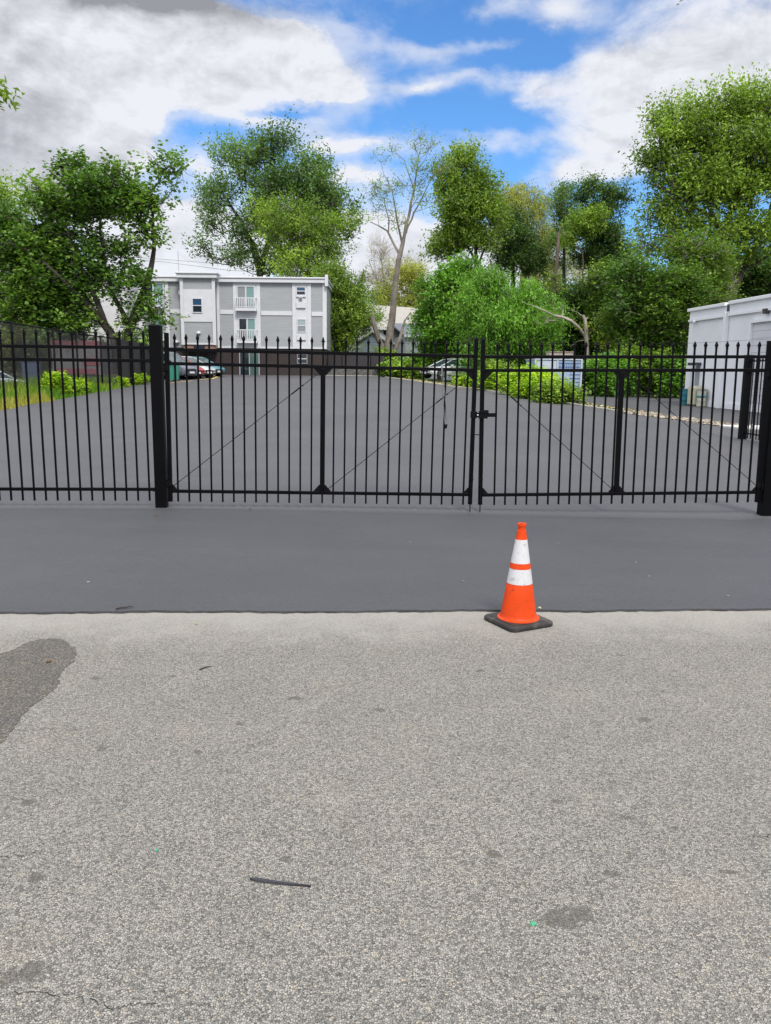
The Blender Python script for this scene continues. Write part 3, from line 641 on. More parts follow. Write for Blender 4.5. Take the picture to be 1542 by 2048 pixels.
def apartment():
    e = empty('apartment_building', (at(500, 750, BY).x, BY, H(-12, 64)), 0, 'three storey grey clapboard apartment block with white trim and balconies behind the parking lot', 'building')
    o = Vector(e.location)
    def X(px, py=650): return at(px, py, BY).x-o.x
    def Z(py, px=500): return at(px, py, BY).z-o.z
    def W(name, m, x0, x1, y0, y1, z0, z1, parent=e, bevel=0):
        q = MB().box(min(x0, x1), max(x0, x1), y0, y1, min(z0, z1), max(z0, z1)).build(name, m, parent, bevel=bevel); return q
    xl, xr = X(120), X(651); zt = Z(566, 550)
    gz = Z(697, 550)
    W('wall', M_sid, xl, xr, 0, 11, gz, zt)
    W('brick_storey', M_brick, xl+.05, xr-.05, .06, 10.9, -.5, gz-.003)
    # cornice: fascia, cap, parapet end
    b = MB().box(xl, xr+.12, -.28, 11.2, zt+.002, zt+.30); b.box(xl, xr+.2, -.36, 11.3, zt+.301, zt+.42)
    b.box(xr-.02, xr+.22, -.38, .05, zt-.25, zt+.62); b.build('cornice', M_white, e, bevel=.03)
    W('roof_vent', M_white, X(522), X(527), 1.5, 1.7, zt+.43, zt+.75)
    # vertical and horizontal trim boards
    for px, w in ((653.4-4, .16), (588.5, .13), (619, .13), (471, .13), (518, .13), (437.5, .10), (336, .14)):
        x = X(px); W('trim_board', M_white, x-w, x+w, -.07, -.002, gz, zt)
    for p0, p1, py in ((438, 470, 624), (519.5, 587, 626.5), (620.5, 648, 628), (338, 369, 623)):
        z = Z(py, (p0+p1)/2); W('belt_board', M_white, X(p0)+.12, X(p1)-.10, -.055, -.002, z-.16, z+.16)
    W('sill_board', M_white, X(437)+.1, X(651), -.05, -.003, gz-.001+.0, gz+.13)
    # window strip at the right
    W('white_panel', M_white, X(588.5)+.13, X(619)-.13, -.03, -.002, gz+.131, zt)
    def window(p0, p1, py0, py1, mg, mid=True, proud=-.04, lower=None, nm='window'):
        x0, x1 = X(p0), X(p1); z1, z0 = Z(py0, (p0+p1)/2), Z(py1, (p0+p1)/2)
        fw = .06; b = MB().box(x0-fw, x0, proud-.05, proud, z0-fw, z1+fw); b.box(x1, x1+fw, proud-.05, proud, z0-fw, z1+fw); b.box(x0, x1, proud-.05, proud, z1, z1+fw); b.box(x0, x1, proud-.06, proud, z0-fw, z0)
        w = b.build(nm, M_white, e); zm = (z0+z1)/2
        if mid:
            MB().box(x0, x1, proud-.045, proud-.005, zm-.03, zm+.03).build('sash_bar', M_white, w)
            MB().box(x0, x1, proud-.02, proud-.001, zm+.031, z1-.001).build('pane', mg, w); MB().box(x0, x1, proud-.02, proud-.001, z0+.001, zm-.031).build('pane', lower or mg, w)
        else: MB().box(x0, x1, proud-.02, proud-.001, z0+.001, z1-.001).build('pane', mg, w)
        return w
    window(594.5, 610.5, 575, 589.5, M_gblue, lower=M_gdark); W('sill_board', M_white, X(593), X(612), -.14, -.032, Z(594, 600), Z(590.8, 600)+.0)
    b = MB().box(X(598.5), X(605.5), -.22, -.032, Z(601, 600), Z(594.6, 600)); ac = b.build('air_conditioner', M_white, e, bevel=.02)
    b = MB().box(X(599.4), X(604.6), -.235, -.222, Z(600.2, 600), Z(595.4, 600)); b.build('grille', mat('grey_grille', (.12, .12, .13), .7), ac)
    W('window_box', M_white, X(593.5), X(611.5), -.16, -.032, Z(616, 600), Z(604, 600)); W('window_box', M_white, X(594.5), X(612), -.16, -.032, Z(680, 600), Z(668, 600))
    window(595.5, 611, 639.5, 663.5, M_gpale, lower=M_gcur)
    # balcony stacks
    M_rail = M_white
    def balcony(p0, p1, d0, d1, pyt, pyg, pyr0, pyr1, left, right):
        # p: strip edges, d: door glass edges; pyt top of glass, pyr0 rail top, pyr1 slab top
        pm = (p0+p1)/2; zf = Z(pyr1+1.5, pm); z1 = Z(pyt, pm)
        d_ = MB(); fw = .07; x0, x1 = X(d0), X(d1); d_.box(x0-fw, x0, -.10, -.035, zf+.22, z1+fw); d_.box(x1, x1+fw, -.10, -.035, zf+.22, z1+fw); d_.box(x0, x1, -.10, -.035, z1, z1+fw); xm = (x0+x1)/2; d_.box(xm-.05, xm+.05, -.09, -.035, zf+.22, z1)
        door = d_.build('balcony_door', M_white, e)
        MB().box(x0, xm-.051, -.06, -.036, zf+.22, z1-.001).build('pane', left, door); MB().box(xm+.051, x1, -.06, -.036, zf+.22, z1-.001).build('pane', right, door)
        bx0, bx1 = X(p0+3), X(p1-3)
        b = MB().box(bx0, bx1, -.55, -.031, zf-.01, zf+.2); bl = b.build('balcony', M_white, e, bevel=.01)
        zr = Z(pyr0, pm); r_ = MB().box(bx0+.02, bx1-.02, -.53, -.47, zr-.07, zr); r_.box(bx0+.02, bx1-.02, -.53, -.47, zf+.25, zf+.31)
        k = 11
        for i in range(k+1):
            x = bx0+.05+(bx1-bx0-.1)*i/k; r_.box(x-.028, x+.028, -.525, -.475, zf+.31, zr-.07)
        for xx in (bx0+.02, bx1-.08): r_.box(xx, xx+.06, -.469, -.04, zr-.07, zr)
        r_.build('railing', M_rail, bl)
    for (a, c, d0, d1) in ((471, 518, 477, 509), (275, 334, 290, 329)):
        W('white_panel', M_white, X(a)+.13, X(c)-.13, -.03, -.002, gz+.131, zt)
        if a == 471:
            balcony(a, c, d0, d1, 573.5, 0, 596, 621, M_gcur, M_gteal); balcony(a+1, c+1, d0+2, d1+1, 638, 0, 659.5, 685, M_gdark, M_gteal)
        else:
            balcony(a, c, d0, d1, 568, 0, 590, 615, M_gdark, M_gteal); balcony(a, c, d0, d1, 633, 0, 655, 680, M_gcur, M_gteal)
    # left wing
    W('wing_wall', M_wsid, X(120), X(262), -.9, -.004, gz, zt); window(196, 210, 625, 652, M_gpale, proud=-.94, lower=M_gdark); window(165, 180, 570, 592, M_gcur, proud=-.94); window(236, 250, 573, 596, M_gcur, proud=-.94)
    W('trim_board', M_white, X(262)-.16, X(262)+.02, -1.0, -.905, gz, zt)
    # stair bay
    x0, x1 = X(371), X(433.5); bz = zt+.20; g2 = Z(690, 400)
    W('stair_bay', M_sid, x0, x1, -.85, -.003, g2, bz)
    for xx in (x0, x1): W('trim_board', M_white, xx-.12, xx+.12, -.93, -.80, g2-.02, bz)
    W('bay_panel', M_white, x0+.125, x1-.125, -.90, -.852, Z(645, 400), Z(581, 400)); W('bay_panel', M_white, x0+.125, x1-.125, -.90, -.852, g2, g2+.12)
    b = MB().box(x0-.3, x1+.3, -1.15, .3, bz+.001, bz+.30); b.box(x0-.4, x1+.4, -1.25, .35, bz+.301, bz+.42); b.build('bay_cornice', M_white, e, bevel=.03)
    window(392.6, 409.5, 600, 626, M_gblue, proud=-.902, lower=M_gdark)
    W('brick_panel', M_brickp, x0, x1, -.80, -.003, g2-.50, g2-.021)
    W('entrance_beam', mat('navy_beam', (.01, .012, .03), .5), X(392), X(413), -.95, -.80, g2-.40, g2-.05)
    b = MB(); c_ = (X(402), -.93, Z(667, 400)); b.lathe([(0.0, .13), (.08, .11), (.15, .04), (.17, -.02), (.14, -.09), (.05, -.12), (0, -.13)], 16, c_); b.build('wall_lamp', M_white, e, smooth=True)
    b = MB(); c_ = (X(352), -.10, Z(684, 350)); b.lathe([(0.0, .13), (.12, .11), (.22, .04), (.24, -.02), (.20, -.09), (.07, -.12), (0, -.13)], 16, c_); b.build('wall_lamp', M_white, e, smooth=True)
    # ground floor openings
    gw_ = window(595, 613, 709, 726, M_gdark, proud=.02); gw_.data.materials.clear(); gw_.data.materials.append(mat('grey_window_frame', (.22, .22, .23), .6)); 
    d_ = MB(); xx0, xx1 = X(479), X(516); zb = -.1; d_.box(xx0-.08, xx0, -.03, .055, zb, Z(703)); d_.box(xx1, xx1+.08, -.03, .055, zb, Z(703)); d_.box((xx0+xx1)/2-.04, (xx0+xx1)/2+.04, -.03, .055, zb, Z(703)); dd = d_.build('patio_door', mat('dull_white_frame', (.30, .30, .31), .6), e)
    MB().box(xx0, (xx0+xx1)/2-.041, .0, .05, zb, Z(703)).build('pane', M_gdark, dd); MB().box((xx0+xx1)/2+.041, xx1, .0, .05, zb, Z(703)).build('pane', glass('dim_teal_glass', (.06, .11, .10)), dd)
    # antenna mast and its box
    b = MB().tube([(X(362), -.12, Z(581, 362)), (X(361.5), -.12, Z(503, 362))], .03, 8); b.tube([(X(358), -.13, Z(580, 362)), (X(368), -.13, Z(580, 362)), (X(368), -.13, Z(566, 362))], .025, 6)
    an = b.build('antenna_mast', mat('galvanised', (.45, .45, .47), .5, .3), e); MB().box(X(361), X(369), -.35, -.055, Z(590, 365), Z(582, 365)).build('junction_box', M_white, an, bevel=.02)
apartment()
# beige building glimpsed behind the left tree
def plain_house(name, label, x0, x1, y0, y1, z0, z1, mw, mr, wins, ridge=None):
    e = empty(name, ((x0+x1)/2, y0, z0), 0, label, 'building'); o = Vector(e.location)
    MB().box(x0-o.x, x1-o.x, 0, y1-y0, 0, z1-z0).build('wall', mw, e)
    h = z1-z0
    if ridge:
        b = MB(); hw = (x1-x0)/2+.4; d = y1-y0; b.add([(-hw, -.4, h), (hw, -.4, h), (hw, d+.4, h), (-hw, d+.4, h), (-hw, d/2, h+ridge), (hw, d/2, h+ridge)], [(0, 1, 5, 4), (2, 3, 4, 5), (3, 0, 4), (1, 2, 5), (3, 2, 1, 0)]); b.build('roof', mr, e)
    else: MB().box(-(x1-x0)/2-.25, (x1-x0)/2+.25, -.25, y1-y0+.2, h+.002, h+.3).build('roof', mr, e, bevel=.02)
    for (wx, wz, ww, wh) in wins:
        w = MB().box(wx-o.x-ww/2-.08, wx-o.x+ww/2+.08, -.06, -.002, wz-wh/2-.08-z0, wz+wh/2+.08-z0).build('window', M_white, e); MB().box(wx-o.x-ww/2, wx-o.x+ww/2, -.08, -.062, wz-wh/2-z0, wz+wh/2-z0).build('pane', M_gdark, w)
    return e
M_beige = mat('beige_stucco', (.42, .40, .33), .8, var=.08); M_shing = mat('grey_shingle', (.25, .245, .24), .9, var=.25, vscale=7, bump=.4, bscale=20)
plain_house('beige_building', 'beige building glimpsed behind the crown of the left tree', at(-120, 700, 58).x, at(96, 700, 58).x, 58, 66, 1.4, 8.4, M_beige, M_white, [(at(62, 640, 58).x, 5.2, 1.0, 1.3), (at(20, 640, 58).x, 5.2, 1.0, 1.3)])

# white gabled house and blue-grey garage beyond the lot
def gable_house(name, label, cat, corner, ax, ay, Lx, Ly, h, rh, mw, mr, ov=.35):
    """gable end spans Lx on the near side; ridge runs along Ly"""
    e = empty(name, corner, math.atan2(ax[1], ax[0]), label, cat)
    b = MB(); b.add([(0, 0, -1), (Lx, 0, -1), (Lx, Ly, -1), (0, Ly, -1), (0, 0, h), (Lx, 0, h), (Lx, Ly, h), (0, Ly, h), (Lx/2, 0, h+rh), (Lx/2, Ly, h+rh)], [(0, 1, 5, 8, 4), (1, 2, 6, 5), (2, 3, 7, 9, 6), (3, 0, 4, 7), (3, 2, 1, 0)]); b.build('wall', mw, e)
    b = MB(); sl_ = rh/(Lx/2); t = .12
    for s in (-1, 1):
        x0 = Lx/2; x1 = Lx/2+s*(Lx/2+ov); z0 = h+rh+.02; z1 = z0-sl_*(Lx/2+ov)
        vs = [(x0, -ov, z0), (x1, -ov, z1), (x1, Ly+ov, z1), (x0, Ly+ov, z0)]; vs += [(a, c, d+t) for a, c, d in vs]
        b.add(vs, [(0, 1, 2, 3), (4, 5, 6, 7), (0, 1, 5, 4), (1, 2, 6, 5), (2, 3, 7, 6)])
    b.build('roof', mr, e)
    b = MB()
    for s in (-1, 1):
        x0 = Lx/2; x1 = Lx/2+s*(Lx/2+ov); z0 = h+rh+.02; z1 = z0-sl_*(Lx/2+ov)
        vs = [(x0, -ov-.03, z0-.16), (x1, -ov-.03, z1-.16), (x1, -ov-.03, z1+t+.02), (x0, -ov-.03, z0+t+.02)]; vs += [(a, c-.05, d) for a, c, d in vs]
        b.add(vs, [(0, 1, 2, 3), (4, 5, 6, 7), (0, 1, 5, 4), (1, 2, 6, 5), (2, 3, 7, 6), (3, 0, 4, 7)])
        b.box(x1-.05 if s > 0 else x1-.05, x1+.05, -ov, Ly+ov, z1-.05, z1+.10)
    b.build('bargeboard', M_white, e); return e
M_roofp = mat('pale_shingle', (.36, .34, .31), .9, var=.12, vscale=5, bump=.3, bscale=15)
# main house: ridge runs right, gable faces left-front
hc = at(731, 700, 92)
hs = empty('gabled_house', (hc.x, 92, 1.7), R(30), 'white gabled house with pale grey shingle roof beyond the bare-topped tree', 'house')
def house():
    e = hs; L = 9.5; Wd = 7.2; h = px_z(632, 92)-1.7; rh = px_z(618, 92)-px_z(655, 92)
    h = px_z(652, 92)-1.7; rh = 2.5
    b = MB(); b.add([(0, 0, -1), (L, 0, -1), (L, Wd, -1), (0, Wd, -1), (0, 0, h), (L, 0, h), (L, Wd, h), (0, Wd, h), (0, Wd/2, h+rh), (L, Wd/2, h+rh)], [(0, 1, 5, 4), (1, 2, 6, 9, 5), (2, 3, 7, 6), (3, 0, 4, 8, 7)]); b.build('wall', M_wsid, e)
    b = MB(); ov = .4; sl_ = rh/(Wd/2); t = .14
    for s in (-1, 1):
        y0 = Wd/2; y1 = Wd/2+s*(Wd/2+ov); z0 = h+rh+.02; z1 = z0-sl_*(Wd/2+ov); vs = [(-ov, y0, z0), (-ov, y1, z1), (L+ov, y1, z1), (L+ov, y0, z0)]; vs += [(a, c, d+t) for a, c, d in vs]
        b.add(vs, [(0, 1, 2, 3), (4, 5, 6, 7), (0, 1, 5, 4), (1, 2, 6, 5), (2, 3, 7, 6)])
    b.build('roof', M_roofp, e)
    b = MB()
    for s in (-1, 1):
        y0 = Wd/2; y1 = Wd/2+s*(Wd/2+ov); z0 = h+rh+.02; z1 = z0-sl_*(Wd/2+ov); vs = [(-ov-.02, y0, z0-.22), (-ov-.02, y1, z1-.22), (-ov-.02, y1, z1+t), (-ov-.02, y0, z0+t)]; vs += [(a-.08, c, d) for a, c, d in vs]
        b.add(vs, [(0, 1, 2, 3), (4, 5, 6, 7), (0, 1, 5, 4), (1, 2, 6, 5), (2, 3, 7, 6), (3, 0, 4, 7)])
    b.box(-ov, L+ov, -ov-.08, -ov+.0, h-.28-.1, h-.1); b.build('bargeboard', M_white, e)
    for x, z, ww, hh, face in ((2.3, h-1.0, .9, 1.2, 0), (6.2, h-1.0, .9, 1.2, 0)):
        w = MB().box(x-.08, x+ww+.08, -.05, -.002, z-hh/2-.08, z+hh/2+.08).build('window', M_white, e); MB().box(x, x+ww, -.07, -.052, z-hh/2, z+hh/2).build('pane', M_gdark, w)
    for y, z in ((1.9, h-.6), (4.4, h-.6), (3.2, h+1.0)):
        w = MB().box(-.05, -.002, y-.08, y+.98, z-.68, z+.68).build('window', M_white, e); MB().box(-.07, -.052, y, y+.9, z-.6, z+.6).build('pane', M_gcur, w)
    # lower porch wing to the right with its own roof
    zz = px_z(668, 86)-1.7; pr = MB(); pr.add([(3.2, -3.2, zz), (L+1.5, -3.2, zz), (L+1.5, -.01, zz+1.5), (3.2, -.01, zz+1.5), (3.2, -3.2, zz+.14), (L+1.5, -3.2, zz+.14), (L+1.5, -.01, zz+1.64), (3.2, -.01, zz+1.64)], [(0, 1, 2, 3), (4, 5, 6, 7), (0, 1, 5, 4), (1, 2, 6, 5), (3, 0, 4, 7)])
    pr.build('porch_roof', mat('slate_porch_roof', (.13, .14, .17), .8, var=.2), e)
    MB().box(3.5, L+1.2, -2.9, -.02, -1, zz).build('porch_wall', siding_mat('grey_blue_clapboard', (.34, .37, .40)), e); MB().box(3.1, L+1.6, -3.28, -3.2, zz-.06, zz+.15).build('gutter', M_white, e)
    w = MB().box(5.2, 6.4, -2.96, -2.902, zz-1.3, zz-.3).build('window', M_white, e); MB().box(5.3, 6.3, -2.98, -2.962, zz-1.2, zz-.4).build('pane', M_gdark, w)
house()
gc = at(716, 700, 80)
ga = gable_house('garage', 'small blue-grey clapboard garage with dark gable roof behind the dark screen fence', 'garage', (gc.x, 80, 1.7), (1, -.12), None, 2.9*1.0, 7, px_z(682, 80)-1.7, .95, M_blsid, mat('dark_shingle', (.10, .105, .11), .9, var=.2, vscale=6), .25)
w = MB().box(1.25, 2.0, -.05, -.002, .9, 2.0).build('window', M_white, ga); MB().box(1.31, 1.94, -.07, -.052, .96, 1.94).build('pane', M_gdark, w)

# white storage building at the right
def storage():
    z0 = .0; e = empty('storage_building', (15.1, 40.8, .42), 0, 'white flat-roofed storage building with a downspout and a recessed bay at the right edge', 'building')
    M_wp = mat('white_painted_block', (.76, .765, .80), .55, var=.05, vscale=.8); M_wt = mat('white_metal_cap', (.80, .80, .83), .4)
    # local frame: x' runs along the wall towards the camera
    d = Vector((.1, -1, 0)).normalized(); n = Vector((-1, -.1, 0)).normalized()      # n faces the lot
    M = Matrix(((d.x, n.x, 0, 0), (d.y, n.y, 0, 0), (0, 0, 1, 0), (0, 0, 0, 1)))
    def W(name, m, s0, s1, t0, t1, a, c, par=e, bevel=0): return MB().box(s0, s1, t0, t1, a, c, M).build(name, m, par, bevel=bevel)
    def S(px): # distance along the wall for a pixel column
        dd = ray(px, 760); t = None
        # solve 15.45+.1*(40.8-y)=x
        k = dd.x/dd.y; y = (15.1+4.08)/(k+.1); return (40.8-y)*math.hypot(1, .1)
    top = 4.71; L = 16
    W('wall', M_wp, 0, L, -9, 0, -.8, top-.55)
    sd = S(1447)
    g0 = S(1499)
    W('parapet', M_wp, 0, sd-.14, -9.05, .05, top-.549, top-.13); W('parapet', M_wp, sd+.14, L, -9.05, .05, top-.549, top-.10)
    W('cap', M_wt, -.12, sd-.15, -9.2, .16, top-.129, top+.02, bevel=.02); W('cap', M_wt, sd+.16, L, -9.2, .16, top-.099, top+.05, bevel=.02)
    W('trim_ledge', M_wt, 0, sd-.14, .051, .12, top-.62, top-.52); W('trim_ledge', M_wt, sd+.14, L, .051, .12, top-.60, top-.48)
    W('corner_board', M_wt, -.03, .42, .002, .035, -.8, top-.63)
    b = MB().box(sd-.10, sd+.10, .002, .22, -.6, top-.40, M); b.build('downspout', M_wt, e, bevel=.03); W('scupper', mat('dark_scupper', (.05, .05, .06), .6), sd-.13, sd+.15, -.3, .04, top-.50, top-.06)
    W('base_skirt', M_wt, .45, L, .002, .05, -.8, .22)
    zb = px_z(641, 33.5, 1499)-.42
    # recessed bay: frame proud of the wall, panel behind it in shadow
    W('bay_frame', M_wt, g0-.12, g0, .002, .16, -.6, zb+.12); W('bay_frame', M_wt, g0, L, .002, .16, zb, zb+.12)
    W('roller_door', siding_mat('white_roller_door', (.62, .62, .66), .3), g0+.01, L, .003, .03, -.6, zb-.001)
    # camera dome, wall light
    c_ = M @ Vector((S(1385), .12, px_z(643, 40, 1385)-.42)); b = MB().lathe([(0, .09), (.06, .07), (.09, 0), (.06, -.07), (0, -.09)], 16, c_); cm = b.build('security_camera', M_wt, e, smooth=True)
    sx = S(1525); zl = px_z(617, 33, 1525)-.42
    b = MB(); b.box(sx-.12, sx+.14, .002, .22, zl-.02, zl+.08, M); b.box(sx-.06, sx+.14, .03, .24, zl-.13, zl-.021, M); wl = b.build('wall_light', mat('bronze_housing', (.05, .045, .04), .5), e, bevel=.02); MB().box(sx-.15, sx-.121, .03, .20, zl-.08, zl+.07, M).build('lens', mat('frosted_lens', (.6, .6, .5), .4), wl)
    # narrow door with a small dark hood
    s0, s1 = S(1391), S(1402); zt = px_z(731, 39.5, 1395)-.42
    dd = W('service_door', mat('grey_door', (.30, .32, .36), .5), s0, s1, .002, .05, .0, zt-.02); W('door_hood', mat('dark_hood', (.04, .04, .045), .5), s0-.05, s1+.1, .04, .45, zt+.0, zt+.14, bevel=.02)
    W('door_frame', M_wt, s1+.01, s1+.22, .002, .09, .0, zt+.2)
storage()

# steel drums and the cream tank beside the white building
def drum(px, Y, r, h, m_, label, grp, z=None, band_=None):
    q = at(px, 800, Y); e = empty('steel_drum', (q.x, Y, H(q.x, Y)), random.random(), label, 'drum', grp)
    pr = [(0, 0), (r*.97, 0), (r, .012), (r, .03), (r*.975, .045), (r*.975, h*.33-.03), (r*1.01, h*.33), (r*.975, h*.33+.03), (r*.975, h*.66-.03), (r*1.01, h*.66), (r*.975, h*.66+.03), (r*.975, h-.045), (r, h-.03), (r*1.01, h-.01), (r*.99, h), (r*.95, h-.015), (0, h-.018)]
    MB().lathe(pr, 32).build('barrel', m_, e, smooth=True, angle=35); MB().lathe([(r*.985, h-.05), (r*1.02, h-.045), (r*1.02, h-.015), (r*.99, h-.012)], 32).build('clamp_ring', mat('dull_ring', (.12, .14, .15), .5, .6), e, smooth=True)
    if band_: MB().lathe([(r*.977, h*.50), (r*.985, h*.50), (r*.985, h*.72), (r*.977, h*.72)], 32).build('painted_band', band_, e, smooth=True)
    return e
M_teal = mat('teal_paint', (.010, .13, .17), .45, var=.3, vscale=4, dirt=((.10, .06, .03), 9, .63, .6)); M_cream = mat('cream_paint', (.50, .49, .38), .5, var=.12, vscale=4, dirt=((.2, .14, .08), 8, .6, .5))
drum(1370, 39.6, .27, .80, M_teal, 'teal steel drum at the corner of the white building', 'drums beside the white building')
drum(1403, 38.5, .225, .82, M_cream, 'cream drum with a teal band beside the boxy cream tank', 'drums beside the white building', band_=mat('faded_teal', (.14, .34, .36), .5))
def tank():
    q = at(1391, 800, 38.7); e = empty('cream_tank', (q.x, 38.9, H(q.x, 38.9)), R(8), 'boxy cream plastic tank standing between the two drums', 'tank')
    M_ = M_cream; MB().box(-.25, .25, -.22, .22, .05, .92).build('body', M_, e, bevel=.05, seg=3); MB().box(-.22, .22, -.16, .16, .921, .96).build('lid', M_, e, bevel=.01)
    for x in (-.22, .22): MB().box(x-.04, x+.04, -.18, .18, 0, .049).build('foot', mat('dark_foot', (.03, .03, .03), .7), e)
tank()
q = at(1395, 790, 39.3); e = empty('gas_bottle', (q.x+.15, 39.3, .80+H(q.x, 39.3)), 0, 'small dark canister standing on top behind the cream tank', 'canister'); e.location.z = .0+H(q.x, 39.3)
b = MB().lathe([(0, 0), (.10, .01), (.11, .05), (.11, 1.05), (.07, 1.14), (.03, 1.17), (.03, 1.24), (0, 1.24)], 20); b.build('bottle', mat('dark_canister', (.02, .025, .035), .4), e, smooth=True); b = MB().lathe([(.031, 1.17), (.05, 1.18), (.05, 1.22), (.031, 1.23)], 16); b.build('valve', M_steel, e)

# blue-grey storage container in the leafy bed
def container():
    Y = 47.5; x0, x1 = px_x(1068, Y, 760), px_x(1163, Y, 760); zb = H(8, Y)-.1; zt = px_z(720, Y, 1115); e = empty('storage_container', ((x0+x1)/2, Y, zb), R(4), 'pale blue corrugated storage container standing in the leafy bed beyond the kerb', 'container')
    hw = (x1-x0)/2; h = zt-zb; M_c = mat('pale_blue_paint', (.28, .36, .47), .5, var=.12, vscale=2); M_cl = mat('grey_blue_panel', (.40, .45, .50), .5, var=.1); M_l = mat('blue_marking', (.10, .17, .33), .5)
    MB().box(-hw, hw, 0, 2.2, 0, h).build('shell', M_c, e)
    b = MB().box(-hw-.03, hw+.03, -.06, 2.26, h+.001, h+.07); b.box(-hw-.03, -hw+.07, -.06, -.001, 0, h); b.box(hw-.07, hw+.03, -.06, -.001, 0, h); b.box(-.10, -.02, -.05, -.001, .0, h); b.build('frame', M_cl, e)
    MB().box(-hw+.1, -.12, -.03, -.001, h-.52, h-.06).build('left_panel', M_cl, e)
    b = MB(); 
    for i in range(7):
        z = h-.18-i*.22; b.box(.02 if i < 2 else .5*hw, hw-.1, -.035, -.001, z, z+.035)
    b.build('ribs', M_l, e)
    b = MB(); random.seed(3)
    for i in range(9): x = .08+i*(hw-.2)/9; b.box(x, x+.03, -.037, -.036+.035, h-.55-random.random()*.15, h-.12-random.random()*.1)
    b.build('vent_slots', M_l, e)
    # crate on top
    c = empty('wooden_crate', (((px_x(1100, Y)+px_x(1149, Y))/2), Y+.7, zb+h+.072), R(4), 'weathered flat wooden crate on the roof of the pale blue container', 'crate'); w = (px_x(1149, Y)-px_x(1100, Y))/2; M_w = mat('weathered_wood', (.26, .21, .16), .85, var=.3, vscale=5)
    hh = px_z(705, Y+.7, 1125)-(zb+h+.072)
    MB().box(-w, w, -.4, .4, .10, hh).build('box', mat('grey_wood_board', (.30, .26, .22), .85, var=.2, vscale=3), c); MB().box(-w-.02, w+.02, -.45, .45, hh+.001, hh+.05).build('lid', M_w, c)
    b = MB(); [b.box(x-.06, x+.06, -.4, .4, 0, .099) for x in (-w+.08, 0, w-.08)]; b.build('skid', M_w, c)
container()

# ------------------------------------------------------------------ background fences
def mesh_mat(name, pitch, wire, col, axis, screen=0):
    m = bpy.data.materials.new(name); m.use_nodes = True; nt = m.node_tree; T = NT(nt); P = nt.nodes['Principled BSDF']; O = nt.nodes['Material Output']
    tc = T.n('ShaderNodeTexCoord').outputs['Object']; s = T.n('ShaderNodeSeparateXYZ'); T.put(s.inputs[0], tc)
    a = T.m('ADD', s.outputs[axis], s.outputs[2]); c = T.m('SUBTRACT', s.outputs[axis], s.outputs[2])
    la = T.m('LESS_THAN', T.m('FRACT', T.m('DIVIDE', a, pitch)), wire); lc = T.m('LESS_THAN', T.m('FRACT', T.m('DIVIDE', c, pitch)), wire)
    al = T.m('MAXIMUM', la, lc)
    if screen: al = T.m('MAXIMUM', al, screen)
    P.inputs['Base Color'].default_value = c4(col); P.inputs['Roughness'].default_value = .7
    tr = T.n('ShaderNodeBsdfTransparent'); mx = T.n('ShaderNodeMixShader'); T.put(mx.inputs[0], al)
    nt.links.new(tr.outputs[0], mx.inputs[1]); nt.links.new(P.outputs[0], mx.inputs[2]); nt.links.new(mx.outputs[0], O.inputs[0]); return m
M_chain = mesh_mat('chain_link_dark', .07, .30, (.045, .043, .043), 1); M_screen = mesh_mat('dark_privacy_screen', .05, .3, (.022, .021, .022), 1, .93); M_chainx = mesh_mat('chain_link_fine', .055, .14, (.01, .01, .01), 0)
def chain_fence(name, label, pts, mesh_m, posts, rail=True):
    """pts: (x,y,top z) ; posts: fractions per span"""
    e = empty(name, (pts[0][0], pts[0][1], H(pts[0][0], pts[0][1])), 0, label, 'fence'); o = Vector(e.location)
    b = MB(); k = len(pts)
    for i in range(k-1):
        (xa, ya, za), (xb, yb, zb) = pts[i], pts[i+1]
        b.add([(xa-o.x, ya-o.y, H(xa, ya)+.04-o.z), (xb-o.x, yb-o.y, H(xb, yb)+.04-o.z), (xb-o.x, yb-o.y, zb-.02-o.z), (xa-o.x, ya-o.y, za-.02-o.z)], [(0, 1, 2, 3)])
    b.build('mesh_panel', mesh_m, e)
    if rail: MB().tube([(x-o.x, y-o.y, z-o.z) for x, y, z in pts], .03, 8).build('top_rail', M_blackm, e, smooth=True)
    for t in posts:
        i = min(int(t), k-2); f = t-i; (xa, ya, za), (xb, yb, zb) = pts[i], pts[i+1]; x = xa+(xb-xa)*f; y = ya+(yb-ya)*f; z = za+(zb-za)*f
        MB().tube([(x-o.x+.05, y-o.y, H(x, y)-.3-o.z), (x-o.x+.05, y-o.y, z+.05-o.z)], .045, 8).build('post', M_blackm, e, smooth=True)
    return e
def topz(px, py, Y): return at(px, py, Y).z
def fp(px, py, X=-14.1):
    d = ray(px, py); t = X/d.x; q = Vector((0, 0, CAMH))+d*t; return (q.x, q.y, q.z)
A = fp(-60, 636, -14.3); Bp = fp(20, 645, -14.25); C_ = fp(150, 667, -14.1); D_ = fp(233, 677, -13.95); E_ = fp(300, 691, -14.2)
chain_fence('chain_link_fence', 'tall dark chain-link fence along the left edge of the lot, see-through', [A, Bp, C_, D_], M_chain, [.55, 1.0, 1.60, 2.0, 2.55, 3.0])
